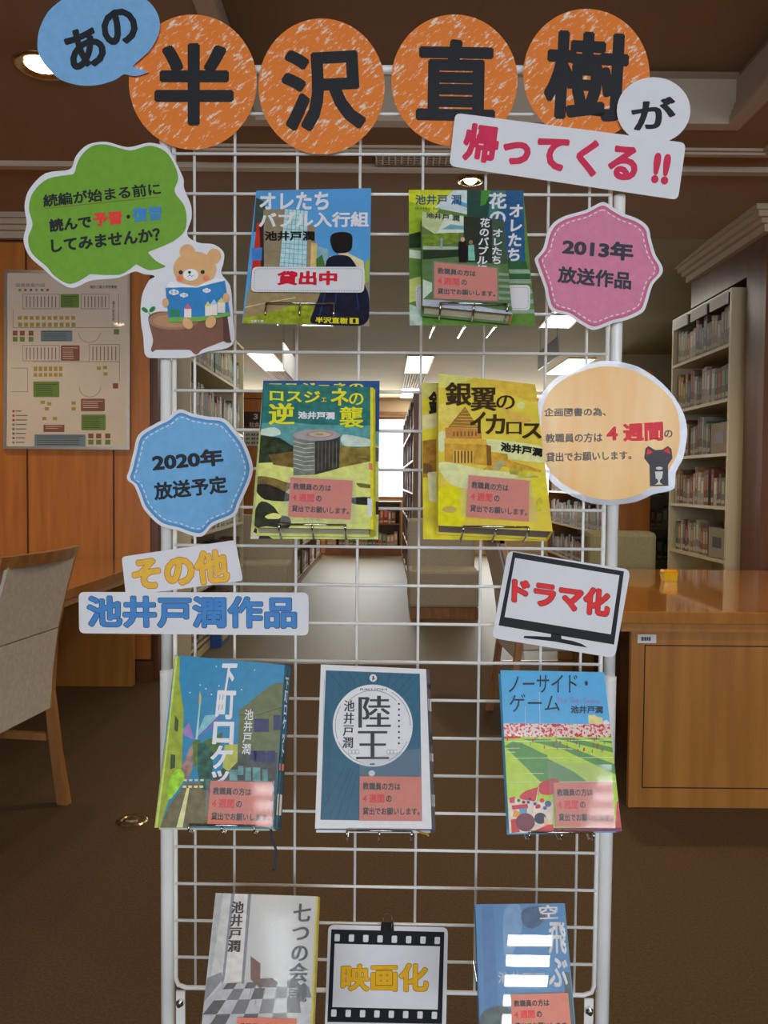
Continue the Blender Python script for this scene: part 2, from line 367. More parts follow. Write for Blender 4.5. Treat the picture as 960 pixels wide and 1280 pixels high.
# picture: library plan in a silver frame on the wooden wall
pg = K(4.922, 0, 320)
WS = Plane(np.array([0, WY-0.022, 1.5]), np.array([0, -1.0, 0]))
q = pg((25, 85), (800, 90), (797, 1192), (20, 1187)); cpos = WS(q[3], 0)
pt = thing('framed_floor_plan', 'large silver-framed library floor plan with green and brown notes on wooden wall', 'picture', WS(((q[2][0]+q[3][0])/2, q[3][1])))
m_al = mat('brushed_aluminium', (0.70, 0.66, 0.58), rough=0.3, metal=0.9, var=0.05)
m_pp = mat('plan_paper', (0.85, 0.74, 0.58), rough=0.6, var=0.03, vscale=8)
b = MB(); card(b, WS, q, m_pp, 0.0, 0.018); sheet = b.build('plan_sheet', pt)
b = MB()
ii = pg((42, 102), (785, 106), (782, 1174), (37, 1170))
for i in range(4):
    qq = [q[i], q[(i+1) % 4], ii[(i+1) % 4], ii[i]]; card(b, WS, qq, m_al, 0.010, 0.026)
b.build('frame', pt)
b = MB(); flat(b, WS, ii, M_posterglass, 0.006); b.build('glass_front', pt)
b = MB()
def pk(r, g, bb): return mat('plan_%d_%d_%d' % (r, g, bb), srgb(r, g, bb), rough=0.6, var=0.04)
GR, BR, BL, YE, LN, RD = pk(110, 150, 40), pk(150, 85, 60), pk(120, 145, 155), pk(185, 165, 60), pk(120, 105, 95), pk(190, 60, 50)
def pr(x0, y0, x1, y1, m, off=0.0006): flat(b, WS, pg(*rect(x0, y0, x1, y1)), m, off)
for r in [(372, 235, 487, 318), (205, 772, 365, 868), (500, 975, 650, 1072)]: flat(b, WS, rrect(pg(*rect(*r))), GR, 0.0006)
for r in [(375, 550, 490, 645), (498, 878, 645, 955), (267, 1038, 396, 1083)]: flat(b, WS, rrect(pg(*rect(*r))), BR, 0.0006)
for r in [(250, 458, 445, 525), (212, 1098, 526, 1175)]: flat(b, WS, rrect(pg(*rect(*r))), BL, 0.0006)
for r in [(700, 450, 733, 482)]: pr(*r, GR)
pr(694, 783, 727, 815, BR)
for x in (78, 122, 176): pr(x, 460, x+30, 490, BR); pr(x, 497, x+30, 527, GR)
for x in (543, 591, 647): pr(x, 1092, x+32, 1122, BR); pr(x, 1130, x+32, 1160, GR)
for i in range(10):
    pr(110+i*36.5, 370, 134+i*36.5, 392, YE); pr(112+i*36.5, 410, 136+i*36.5, 436, YE)
for i in range(6): pr(207+i*31, 680, 229+i*31, 708, YE); pr(207+i*31, 720, 229+i*31, 742, YE)
for (x, y) in [(595, 680), (633, 676), (636, 716), (250, 890), (290, 900), (275, 930), (260, 990), (325, 990), (440, 895), (440, 930)]: pr(x, y, x+26, y+20, YE)
for i, m in enumerate((GR, RD, BR, YE, LN, RD)): pr(115+i*34, 202, 130+i*34, 216, m)
for i in range(8): pr(76, 948+i*27.5, 90, 962+i*27.5, (BR, RD, RD, GR, BR, LN, RD, BL)[i]); pr(97, 951+i*27.5, 97+(i*37 % 40)+35, 957+i*27.5, LN)
for (x0, y0, x1, y1, n) in [(140, 235, 365, 325, 10), (500, 235, 670, 325, 8), (140, 550, 365, 645, 10), (548, 545, 735, 650, 8)]:
    for e in [((x0, y0), (x1, y0)), ((x0, y1), (x1, y1)), ((x0, y0), (x0, y1)), ((x1, y0), (x1, y1))]: strip(b, WS, pg(*e), 0.5, LN, 0.0006)
    for i in range(1, n): strip(b, WS, pg((x0+(x1-x0)*i/n, y0+12), (x0+(x1-x0)*i/n, y1-8)), 1.1, LN, 0.0006)
for cx, cy in ((550, 470), (553, 805)):
    E2 = [p for p in ell(cx, cy, 66, 62, 32)][0:17]; strip(b, WS, pg(*E2), 0.5, LN, 0.0006)
for e in [((80, 330), (80, 440)), ((80, 440), (730, 440)), ((730, 230), (730, 440)), ((735, 545), (735, 770)), ((70, 690), (170, 690)), ((170, 690), (170, 835)), ((70, 835), (170, 835)), ((200, 650), (735, 650))]: strip(b, WS, pg(*e), 0.5, LN, 0.0006)
text(b, WS, '図書館案内図', pg(*rect(98, 168, 275, 190)), LN, 0.0006, 0.0)
text(b, WS, '福井工業大学図書館', pg(*rect(553, 180, 720, 200)), LN, 0.0006, 0.02)
text(b, WS, '福\n井\n研\n究\n所', pg(*rect(690, 275, 706, 402)), LN, 0.0006, 0.02)
b.build('plan_print', sheet)
# lines of small print inside the coloured notes
b = MB(); M_np = pk(60, 60, 45)
for r, c in [((385, 250, 475, 305), M_np), ((215, 790, 350, 855), M_np), ((512, 990, 640, 1058), M_np), ((385, 565, 478, 630), m_pp), ((508, 893, 632, 940), m_pp), ((280, 1048, 385, 1072), m_pp), ((262, 466, 435, 518), M_np), ((225, 1108, 515, 1165), M_np)]:
    n = int((r[3]-r[1])/13)+1
    for i in range(n): strip(b, WS, pg((r[0], r[1]+i*13), (r[2]-(i*29 % 30), r[1]+i*13)), 0.7, c, 0.0010)
b.build('note_print', sheet)
#==BACKGROUND==
# ------------------------------------------------------------------ ceiling lamps
def troffer(x0, x1, y0, y1, z, label, vent=True):
    t = thing('ceiling_light', label, 'ceiling light', ((x0+x1)/2, (y0+y1)/2, z), 'fluorescent ceiling lights')
    b = MB(); f = 0.02
    b.box(x0-f, x0, y0-f, y1+f, z-0.012, z, M_shelf); b.box(x1, x1+f, y0-f, y1+f, z-0.012, z, M_shelf); b.box(x0, x1, y0-f, y0, z-0.012, z, M_shelf); b.box(x0, x1, y1, y1+f, z-0.012, z, M_shelf)
    b.build('frame', t); b = MB(); b.box(x0, x1, y0, y1, z-0.006, z, M_lamp); b.build('diffuser', t)
def vent(x0, x1, y0, y1, z, label, nx, ny):
    t = thing('ceiling_vent', label, 'vent', ((x0+x1)/2, (y0+y1)/2, z)); b = MB(); b.box(x0, x1, y0, y1, z-0.004, z, M_black); b.build('backing', t)
    b = MB(); 
    for i in range(nx+1): xx = x0+(x1-x0)*i/nx; b.box(xx-0.004, xx+0.004, y0, y1, z-0.02, z-0.004, M_mould)
    b.build('slat', t); b = MB()
    for i in range(ny+1): yy = y0+(y1-y0)*i/ny; b.box(x0, x1, yy-0.004, yy+0.004, z-0.018, z-0.004, M_mould)
    b.build('cross_slat', t)
ZR = 2.58
troffer(-1.48, -1.22, 8.9+.1, 10.4, ZR, 'fluorescent ceiling light left of the aisle, above the signed bookcase end')
vent(-1.48, -1.22, 10.45, 11.6, ZR, 'black louvred vent behind the left aisle ceiling light', 8, 30)
troffer(0.26, 0.52, 9.1, 10.5, ZR, 'fluorescent ceiling light over the middle aisle, nearer one')
vent(0.26, 0.52, 10.55, 12.2, ZR, 'black louvred vent between the two middle aisle lights', 8, 40)
troffer(0.26, 0.52, 12.25, 13.6, ZR, 'fluorescent ceiling light over the middle aisle, farther one by the window')
def zc(y): return ZC+(ZR-ZC)*(y-5.2)/3.8
def troffer_s(x0, x1, y0, y1, label):
    t = thing('ceiling_light', label, 'ceiling light', ((x0+x1)/2, (y0+y1)/2, zc((y0+y1)/2)), 'fluorescent ceiling lights')
    b = MB(); b.hexa([(x0, y0, zc(y0)-.006), (x1, y0, zc(y0)-.006), (x1, y1, zc(y1)-.006), (x0, y1, zc(y1)-.006)], [(x0, y0, zc(y0)), (x1, y0, zc(y0)), (x1, y1, zc(y1)), (x0, y1, zc(y1))], M_lamp); b.build('diffuser', t)
    b = MB()
    for xa in (x0-.02, x1): b.hexa([(xa, y0, zc(y0)-.012), (xa+.02, y0, zc(y0)-.012), (xa+.02, y1, zc(y1)-.012), (xa, y1, zc(y1)-.012)], [(xa, y0, zc(y0)), (xa+.02, y0, zc(y0)), (xa+.02, y1, zc(y1)), (xa, y1, zc(y1))], M_shelf)
    b.build('frame', t)
troffer_s(-0.76, -0.50, 6.3, 7.65, 'fluorescent ceiling light peeking out below the leaning blue cover')
troffer_s(1.42, 1.67, 6.3, 7.65, 'fluorescent ceiling light peeking out below the pink badge')
troffer(2.03, 2.30, 9.2, 10.5, ZR, 'fluorescent ceiling light seen just above the round yellow notice')
M_lampb = mat('lit_tube_lamp', (0.9, 0.9, 0.9), rough=0.5, emit=(0.93, 0.96, 1.0), estr=42.0, var=0.01)
M_lampc = mat('dim_tube_lamp', (0.9, 0.9, 0.9), rough=0.5, emit=(0.93, 0.96, 1.0), estr=13.0, var=0.01)
for x0, y0, nm, wd in ((0.53, -1.41, 'first', 0.20), (-0.50, -1.47, 'second', 0.13), (1.02, -1.50, 'third', 0.20)):
    t = thing('ceiling_light', 'louvred ceiling light behind the viewer, %s from the middle, reflected in glossy covers' % nm, 'ceiling light', (x0+wd/2, y0-0.4, ZC), 'lamps behind the viewer'); LN_ = 0.80
    b = MB(); b.box(x0, x0+wd, y0-LN_, y0, ZC-0.006, ZC-0.001, M_lampb if nm == 'first' else M_lampc); b.build('diffuser', t)
    for i in range(6): b = MB(); b.box(x0, x0+wd, y0-0.125-i*0.13, y0-0.075-i*0.13, ZC-0.012, ZC-0.006, M_louver); b.build('louvre', t)
    b = MB(); b.box(x0-0.02, x0, y0-LN_-.02, y0+0.02, ZC-0.012, ZC, M_shelf); b.box(x0+wd, x0+wd+.02, y0-LN_-.02, y0+0.02, ZC-0.012, ZC, M_shelf); b.box(x0, x0+wd, y0, y0+0.02, ZC-0.012, ZC, M_shelf); b.box(x0, x0+wd, y0-LN_-.02, y0-LN_, ZC-0.012, ZC, M_shelf); b.build('frame', t)
def downlight(x, y, label, estr_power, r=0.075):
    t = thing('recessed_downlight', label, 'downlight', (x, y, ZC), 'warm recessed downlights')
    b = MB(); P = []
    n = 24
    for rr, zz in ((r+0.016, ZC-0.001), (r+0.012, ZC-0.012), (r, ZC-0.010), (r*0.75, ZC-0.002)): P += [(x+rr*math.cos(2*math.pi*k/n), y+rr*math.sin(2*math.pi*k/n), zz) for k in range(n)]
    b.add(P, [[j*n+k, j*n+(k+1) % n, (j+1)*n+(k+1) % n, (j+1)*n+k] for j in range(3) for k in range(n)], M_brass); b.build('trim_ring', t, smooth=True)
    b = MB(); b.tube([(x, y, ZC-0.001), (x, y, ZC-0.008), (x, y, ZC-0.02)], [r*0.7, r*0.62, r*0.3], M_bulb, 16); b.build('bulb', t, smooth=True)
    l = bpy.data.lights.new('bulb_light', 'SPOT'); l.spot_size = math.radians(140); l.spot_blend = 0.5; l.energy = estr_power*2.2; l.color = (1, 0.78, 0.5); l.shadow_soft_size = 0.05
    lo = bpy.data.objects.new('bulb_light', l); COL.objects.link(lo); lo.location = (x, y, ZC-0.03)
downlight(-1.27, 3.10, 'glowing brass-rimmed downlight in the ceiling left of the blue speech bubble', 7, 0.088)
downlight(0.42, 4.22, 'glowing downlight just above the green leaning cover', 6, 0.05)
for x, y, e, nm in ((-2.3, 3.7, 15, 'over the left desk'), (-2.6, 1.6, 13, 'left of the viewer'), (1.65, 1.9, 22, 'over the right desk'), (2.9, 3.9, 10, 'by the right pier'), (-3.9, 3.6, 8, 'far left')):
    downlight(x, y, 'added warm fill downlight outside the view, %s' % nm, e)  # unseen lamps added to warm and brighten the wooden wall and desks
downlight(0.87, 3.80, 'added warm fill downlight hidden behind the slanted red-lettered strip', 30, 0.05)  # unseen lamp added to brighten the tall bookcase's end panel
for x in (-0.44, -0.36): downlight(x, -1.07, 'tiny warm spot lamp behind the viewer, %s of a pair' % ('left' if x < -0.4 else 'right'), 2, 0.022)
vent(-0.05, 0.66, 3.88, 3.99, ZC, 'perforated air vent in the ceiling behind the orange circles', 24, 4)
# hanging aisle signs
for (px, py0, py1, Y, dx, m, lab) in [(354, 428, 461, 7.0, 0.0, M_paper, 'thin white sign hanging edge-on over the left aisle'), (698, 420, 445, 7.0, 0.0, M_louver, 'dark sign hanging edge-on near the right ceiling light')]:
    top = ondepth(px, py0, Y); bot = ondepth(px, py1, Y); x = top[0]
    t = thing('hanging_sign', lab, 'sign', (x, Y+.25, bot[2])); b = MB(); b.box(x-0.006, x+0.006, Y, Y+0.9, bot[2], top[2], m); b.build('sign_board', t)
    b = MB()
    for yy in (Y+.05, Y+.8): b.tube([(x, yy, top[2]), (x, yy, zc(yy))], 0.002, M_louver, 5)
    b.build('hanging_wire', t)
# ------------------------------------------------------------------ bookcases
BCOL = [(150,140,120), (120,105,85), (165,155,140), (140,60,45), (60,80,95), (105,115,85), (175,165,150), (90,70,55), (150,110,60), (70,100,85), (185,180,165), (110,50,45)]
M_bp = mat('book_paper_block', (0.55, 0.50, 0.40), rough=0.8, var=0.05)
BOOKS = []
for i, c in enumerate(BCOL):
    m = mat('book_cloth_%d' % i, srgb(*c), rough=0.6, var=0.12, vscale=25); m2 = mat('book_label_%d' % i, srgb(*[min(235, x+60) for x in c]), rough=0.6, var=0.05)
    b = MB(); b.box(0, 0.15, 0, 0.002, 0, 0.21, m); b.box(0, 0.15, 0.022, 0.024, 0, 0.21, m); b.box(0, 0.003, 0.002, 0.022, 0, 0.21, m); b.box(0.003, 0.147, 0.002, 0.022, 0.003, 0.206, M_bp)
    b.box(-0.0006, 0, 0.003, 0.021, 0.02, 0.045, M_bp); b.box(-0.0006, 0, 0.005, 0.019, 0.09, 0.18, m2)
    ob = b.build('book'); me = ob.data; bpy.data.objects.remove(ob); BOOKS.append(me)
REG = []
def put_book(loc, rotz, sz, sy, label, group, me=None):
    """spine faces local -x; rotz turns it"""
    o = bpy.data.objects.new('book', me or random.choice(BOOKS)); COL.objects.link(o)
    o.location = loc; o.rotation_euler = (0, 0, rotz); o.scale = (1, sy, sz); tag(o, None, 'book', group); REG.append((o, label))
def bookcase(name, label, x0, x1, y0, y1, h, levels, face, wood, fill=None, top_label=False, base=0.08, where='', th=0.02, endm=None, rows=None, bays=1, box_rows=()):
    """bookcase with its long side along y; face '-x' or '+x' or '-y' (long side along x)"""
    t = thing(name, label, 'bookcase', ((x0+x1)/2, (y0+y1)/2, 0))
    b = MB(); b.box(x0, x1, y0, y1, 0, base-0.01, wood); b.build('plinth', t)
    along_y = face in ('-x', '+x')
    if along_y:
        b = MB(); b.box(x0, x1, y0, y0+0.025, base-0.01, h, endm or wood); b.build('end_panel', t); b = MB(); b.box(x0, x1, y1-0.025, y1, base-0.01, h, endm or wood); b.build('end_panel', t)
        bx = (x1-0.012, x1) if face == '-x' else (x0, x0+0.012)
        b = MB(); b.box(bx[0], bx[1], y0+0.025, y1-0.025, base-0.01, h, wood); b.build('back_panel', t)
        for k in range(1, bays): yy = y0+(y1-y0)*k/bays; b = MB(); b.box(x0, x1, yy-0.012, yy+0.012, base, h, wood); b.build('upright', t)
    else:
        b = MB(); b.box(x0, x0+0.025, y0, y1, base-0.01, h, endm or wood); b.build('end_panel', t); b = MB(); b.box(x1-0.025, x1, y0, y1, base-0.01, h, endm or wood); b.build('end_panel', t)
        b = MB(); b.box(x0+0.025, x1-0.025, y1-0.012, y1, base-0.01, h, wood); b.build('back_panel', t)
    zs = [base+(h-base)*k/levels for k in range(levels+1)]
    for z in zs:
        b = MB()
        if along_y: b.box(x0+(0.012 if face == '+x' else 0), x1-(0.012 if face == '-x' else 0), y0+0.025, y1-0.025, z-th, z, wood)
        else: b.box(x0+0.025, x1-0.025, y0, y1-0.012, z-th, z, wood)
        b.build('shelf', t)
    for li, z in enumerate(zs[:-1]):
        if rows is not None and li not in rows: continue
        gap = zs[1]-zs[0]-th; p = (y0 if along_y else x0)+(0.33 if li in box_rows else 0.03); end = (y1 if along_y else x1)-0.05
        lab = (['lowest', 'second', 'third', 'fourth', 'fifth', 'sixth', 'seventh'][li], where, t.name); grp = 'books on the %s shelf up, %s' % (lab[0], where)
        while p < end-0.05:
            sy = random.uniform(0.8, 2.0)*(fill or 1.0); w_ = 0.024*sy+0.001
            if bays > 1 and along_y:
                rel = (p-y0) % ((y1-y0)/bays); bl = (y1-y0)/bays
                if rel < 0.014: p += 0.014-rel+0.001
                elif rel+w_ > bl-0.014: p += bl-rel+0.014; continue
            sz = min(gap*0.95, random.uniform(0.17, 0.26))/0.21
            if random.random() < 0.05: p += 0.04
            if p+w_ > end: break
            if face == '-x': put_book((x0+0.02, p, z), 0, sz, sy, lab, grp)
            elif face == '+x': put_book((x1-0.02, p+w_-0.001, z), math.pi, sz, sy, lab, grp)
            else: put_book((p+w_-0.001 if False else p, y0+0.02, z), R90, sz, -sy, lab, grp) if False else put_book((p+w_, y0+0.02, z), R90, sz, sy, lab, grp)
            p += w_
    return t
# right tall bookcase behind the desk
bc = bookcase('bookcase', 'tall cream bookcase full of books beside the right wood pier', 2.07, 2.40, 5.0, 6.02, 2.38, 7, '-x', M_shelf, where='tall cream bookcase', rows=[2, 3, 4, 5, 6], fill=1.25, box_rows=(2, 4))
for yy in (5.05, 5.38, 5.71):
    b = MB(); b.box(2.062, 2.07, yy, yy+0.27, 2.295, 2.365, M_paper); b.build('label_strip', bc)
# book boxes standing in it
def filebox(loc, sx, sy, sz, label, m):
    t = thing('book_box', label, 'box', loc); x, y, z = loc; b = MB()
    b.box(x, x+sx, y, y+0.004, z, z+sz, m); b.box(x, x+sx, y+sy-0.004, y+sy, z, z+sz, m); b.box(x, x+0.004, y, y+sy, z, z+sz, m); b.box(x+sx-0.004, x+sx, y, y+sy, z, z+sz, m); b.box(x, x+sx, y, y+sy, z, z+0.004, m); b.build('body', t)
    b = MB(); b.box(x-0.001, x, y+sy*.25, y+sy*.75, z+sz*.35, z+sz*.7, M_louver); b.build('printed_label', t)
bookcase('bookcase', 'cream bookcase seen at the far left, behind the post, books facing the aisle', -1.50, -1.24, 5.3, 7.3, 2.36, 6, '+x', M_shelf, where='bookcase behind left post', rows=[0, 1, 2, 3, 4, 5], fill=1.7)
bl_ = bookcase('bookcase', 'wooden aisle bookcase whose end carries a maroon section sign', -1.62, -0.98, 9.0, 13.0, 2.16, 6, '+x', M_shelfd, where='left aisle bookcase', rows=[0, 1, 2], fill=3.2, endm=M_wood, bays=4)
br_ = bookcase('bookcase', 'dark aisle bookcase on the right side of the aisle running to the window', 0.29, 0.75, 8.4, 13.0, 2.10, 6, '-x', M_shelfd, where='right aisle bookcase', rows=[0, 1, 2, 3, 4, 5], fill=3.4, bays=5)
bookcase('bookcase', 'low wooden bookcase under the far window', -0.95, 0.28, 13.40, 13.75, 0.88, 2, '-y', M_shelfd, where='low window bookcase', fill=1.8, base=0.16)
bookcase('bookcase', 'bookcase with a brown end panel behind the round yellow notice', 1.90, 2.25, 7.0, 9.6, 2.15, 6, '-x', M_shelf, where='bookcase behind round notice', rows=[1, 2, 3], fill=1.9, endm=M_wood)
bookcase('bookcase', 'small distant bookcase between the brown panel and the tall cream bookcase', 2.46, 3.3, 8.5, 8.85, 2.1, 6, '-y', M_shelf, where='small distant bookcase', rows=[1, 2, 3], fill=1.9)
m_bx = mat('grey_card_box', (0.34, 0.29, 0.20), rough=0.7, var=0.05)
filebox((2.085, 5.04, 1.394+0.001), 0.22, 0.27, 0.19, 'grey book box on the fifth shelf up of the tall cream bookcase', m_bx); filebox((2.085, 5.04, 0.737+0.001), 0.22, 0.27, 0.19, 'grey book box on the third shelf up of the tall cream bookcase', m_bx)
# section sign on bookcase end
SS = Plane(np.array([0, 8.99, 1.5]), np.array([0, -1.0, 0])); ks = K(4.573, 230, 420)
t = thing('section_sign', 'maroon section sign reading 3 on the end of the left aisle bookcase', 'sign', SS((325, 550)))
b = MB(); m_mar = mat('maroon_plate', (0.06, 0.015, 0.018), rough=0.4, var=0.05)
card(b, SS, ks((340, 432), (520, 434), (520, 522), (338, 520)), m_mar, 0.0, 0.008); p_ = b.build('plate', t)
b = MB(); m_sg = mat('sign_white', (0.75, 0.70, 0.6), rough=0.5, var=0.03)
text(b, SS, '3', ks(*rect(397, 445, 422, 476)), m_sg, 0.0006, 0.02); text(b, SS, '社会科学', ks(*rect(373, 492, 490, 520)), m_sg, 0.0006, 0.02); b.build('lettering', p_)
b = MB(); card(b, SS, ks((340, 540), (520, 542), (520, 630), (340, 628)), m_sg, 0.0, 0.008); p_ = b.build('list_plate', t); b = MB()
for r_ in range(3):
    for c_ in range(4): text(b, SS, ('統計', '教育', '経済', '社会')[c_], ks(*rect(355+c_*30, 556+r_*23, 378+c_*30, 572+r_*23)), M_groove, 0.0006, 0.02)
b.build('lettering', p_)
b = MB()
for e in (rect(-1.57, 0, -1.56, 0),): b.box(-1.545, -1.537, 8.993, 9.0, 0.3, 2.08, M_groove); b.box(-1.063, -1.055, 8.993, 9.0, 0.3, 2.08, M_groove); b.box(-1.545, -1.055, 8.993, 9.0, 2.08, 2.088, M_groove)
o = b.build('inset_line', bl_)
# blue folder at the foot of the left bookcase
b = MB(); b.box(-1.235, -1.16, 5.9, 6.2, 0.0, 0.24, mat('blue_plastic', (0.02, 0.08, 0.32), rough=0.3, var=0.05)); b.box(-1.16, -1.155, 5.95, 6.15, 0.04, 0.20, mat('yellow_label', (0.6, 0.55, 0.08), rough=0.5, var=0.05))
tag(b.build('file_box', org=(-1.2, 6.05, 0)), 'blue file box with yellow label on the floor against the left bookcase', 'box')
# ------------------------------------------------------------------ desks
def desk(name, label, x0, x1, y0, y1, zt, legs, over=0.06):
    t = thing(name, label, 'table', ((x0+x1)/2, (y0+y1)/2, 0))
    b = MB(); b.box(x0, x1, y0, y1, zt-0.045, zt, M_desktop); b.build('tabletop', t, bevel=0.004)
    b = MB(); b.box(x0+0.012, x1-0.012, y0+0.012, y1-0.012, zt-0.075, zt-0.045, M_desk); b.build('apron', t)
    return t
# right desk
DX0, DY0 = 0.86, 3.0
dk = desk('reading_desk', 'big polished honey-wood reading desk at the right of the rack', DX0, 3.6, DY0, 4.50, 0.735, None)
px0 = 0.915
b = MB(); b.box(px0, 3.52, DY0+0.03, DY0+0.055, 0.0, 0.66, M_desk); pn = b.build('front_panel', dk, bevel=0.002)
b = MB()
g0 = ondepth(807, 806, DY0+0.03); g1 = ondepth(803, 985, DY0+0.03)
for r in ((g0[0], 3.45, g0[2]-0.004, g0[2]), (g1[0], 3.45, g1[2], g1[2]+0.004)): b.box(r[0], r[1], DY0+0.0292, DY0+0.0302, r[2], r[3], M_groove)
b.box(g0[0]-0.004, g0[0], DY0+0.0292, DY0+0.0302, g1[2], g0[2], M_groove); b.build('groove', pn)
b = MB(); b.box(1.13, 1.155, DY0+0.055, 4.39, 0.0, 0.66, M_woodd); b.build('side_panel', dk); b = MB(); b.box(px0+0.025, 3.52, 4.39, 4.42, 0.0, 0.66, M_desk); b.build('rear_panel', dk)
a0 = ondepth(797, 793, DY0+0.03); a1 = ondepth(820, 804, DY0+0.03)
b = MB(); b.box(a0[0], a1[0], DY0+0.0285, DY0+0.03, a1[2], a0[2], M_paper); st = b.build('inventory_label', dk)
b = MB()
for i in range(9): xx = a0[0]+0.012+i*0.0042; b.box(xx, xx+0.002*(1+i % 2), DY0+0.0281, DY0+0.0285, a1[2]+0.009, a0[2]-0.009, M_groove)
b.build('barcode', st)
# yellow glossy block on desk
yb = ondepth(836, 733, 3.95); m_y = mat('yellow_translucent', (0.85, 0.55, 0.02), rough=0.12, var=0.1, coat=0.8)
b = MB(); x, y, z = yb[0], 3.95, 0.735
b.hexa([(x-.030, y-.025, z), (x+.030, y-.025, z), (x+.030, y+.025, z), (x-.030, y+.025, z)], [(x-.036, y-.030, z+.045), (x+.034, y-.030, z+.045), (x+.034, y+.030, z+.045), (x-.036, y+.030, z+.045)], m_y)
b.hexa([(x-.036, y-.030, z+.0455), (x+.034, y-.030, z+.0455), (x+.034, y+.030, z+.0455), (x-.036, y+.030, z+.0455)], [(x-.030, y-.022, z+.058), (x+.028, y-.022, z+.058), (x+.028, y+.022, z+.058), (x-.030, y+.022, z+.058)], mat('orange_lid', (0.8, 0.33, 0.01), rough=0.12, var=0.05, coat=0.8))
tag(b.build('candy_box', org=(x, y, z), bevel=0.002), 'tiny shiny yellow box standing on the right desk', 'box')
# left desk
dl = desk('reading_desk', 'wooden reading desk against the panelled wall behind the left chair', -2.9, -1.33, 1.70, 4.86, 0.735, None)
for y_ in (4.76, 1.85):
    b = MB(); b.box(-2.85, -1.45, y_, y_+0.05, 0, 0.66, M_desk); b.build('leg_panel', dl)
# ------------------------------------------------------------------ chairs
def make_chair(label):
    """wooden side chair, facing local +x, origin at floor centre; upholstered back runs low"""
    t = thing('side_chair', label, 'chair', (0, 0, 0))
    for s in (-1, 1):
        y = s*0.225; b = MB(); pts = [(-0.255, 0.0), (-0.225, 0.20), (-0.20, 0.42), (-0.215, 0.62), (-0.255, 0.80), (-0.295, 0.945)]; hw = [0.020, 0.017, 0.015, 0.012, 0.011, 0.011]
        for i in range(len(pts)-1):
            (xa, za), (xb, zb) = pts[i], pts[i+1]; a, c = hw[i], hw[i+1]
            b.hexa([(xa-a, y-.016, za), (xa+a, y-.016, za), (xa+a, y+.016, za), (xa-a, y+.016, za)], [(xb-c, y-.016, zb), (xb+c, y-.016, zb), (xb+c, y+.016, zb), (xb-c, y+.016, zb)], M_chairw)
        b.build('leg', t)
        b = MB(); b.hexa([(0.20, y-.015, 0), (0.23, y-.015, 0), (0.23, y+.015, 0), (0.20, y+.015, 0)], [(0.19, y-.02, .40), (0.235, y-.02, .40), (0.235, y+.02, .40), (0.19, y+.02, .40)], M_chairw); b.build('leg', t)
        b = MB(); b.box(-0.19, 0.20, y-.010, y+.010, 0.235, 0.262, M_chairw); b.build('stretcher', t)
    b = MB(); n = 8
    for i in range(n):
        y0 = -0.241+0.482*i/n; y1 = -0.241+0.482*(i+1)/n; c0 = 0.03*(1-(2*abs(i/n-.5))**2); c1 = 0.03*(1-(2*abs((i+1)/n-.5))**2)
        b.hexa([(-0.30-c0, y0, .915), (-0.275-c0, y0, .915), (-0.275-c1, y1, .915), (-0.30-c1, y1, .915)], [(-0.312-c0, y0, .955), (-0.285-c0, y0, .955), (-0.285-c1, y1, .955), (-0.312-c1, y1, .955)], M_chairw)
    b.build('top_rail', t)
    # padded back in two fields
    for (zz, nm) in (([(0.66, -0.222), (0.78, -0.25), (0.92, -0.288)], 'backrest'), ([(0.36, -0.19), (0.50, -0.20), (0.655, -0.221)], 'lower_back')):
        b = MB()
        for i in range(2):
            (za, xa), (zb, xb) = zz[i], zz[i+1]; w_ = 0.2095
            b.hexa([(xa-.022, -w_, za), (xa+.022, -w_, za), (xa+.022, w_, za), (xa-.022, w_, za)], [(xb-.022, -w_, zb), (xb+.022, -w_, zb), (xb+.022, w_, zb), (xb-.022, w_, zb)], M_fabricg)
        b.build(nm, t)
    b = MB(); b.box(-0.185, 0.245, -0.24, 0.24, 0.405, 0.47, M_fabricg); b.build('seat', t, bevel=0.015)
    return t
c1 = make_chair('wooden side chair with pale grey padded back, large at the left edge')
c1.location = (-1.455, 2.83, 0); c1.rotation_euler = (0, 0, math.pi-0.13)
c2 = copy_tree(c1); c2['label'] = 'wooden side chair tucked under the right desk, behind the television-shaped sign'
c2.location = (0.60+0.24, 4.12, 0); c2.rotation_euler = (0, 0, 0.05)
c2.location.x = 0.83
def lounge(label, x, y, w_=0.31, M_fabric=M_fabric, zt=0.86):
    t = thing('lounge_seat', label, 'armchair', (x, y, 0), 'upholstered lounge seats')
    b = MB(); b.box(x-w_+.01, x+w_-.01, y+.03, y+.58, 0.0, 0.10, M_chairw); b.build('base', t)
    b = MB(); b.box(x-w_, x+w_, y, y+.45, 0.10, 0.43, M_fabric); b.build('seat', t, bevel=0.03)
    b = MB(); b.box(x-w_, x+w_, y+.45, y+.62, 0.10, zt, M_fabric); b.build('backrest', t, bevel=0.03)
lounge('low beige armless seat at the end of the right aisle bookcase', 0.535, 7.2)
lounge('low beige armless seat at the end of the left aisle bookcase', -1.26+0.05, 7.75)
lounge('olive upholstered seat behind the far edge of the right desk', 1.47, 4.62, 0.21, M_fabrico, 0.905)
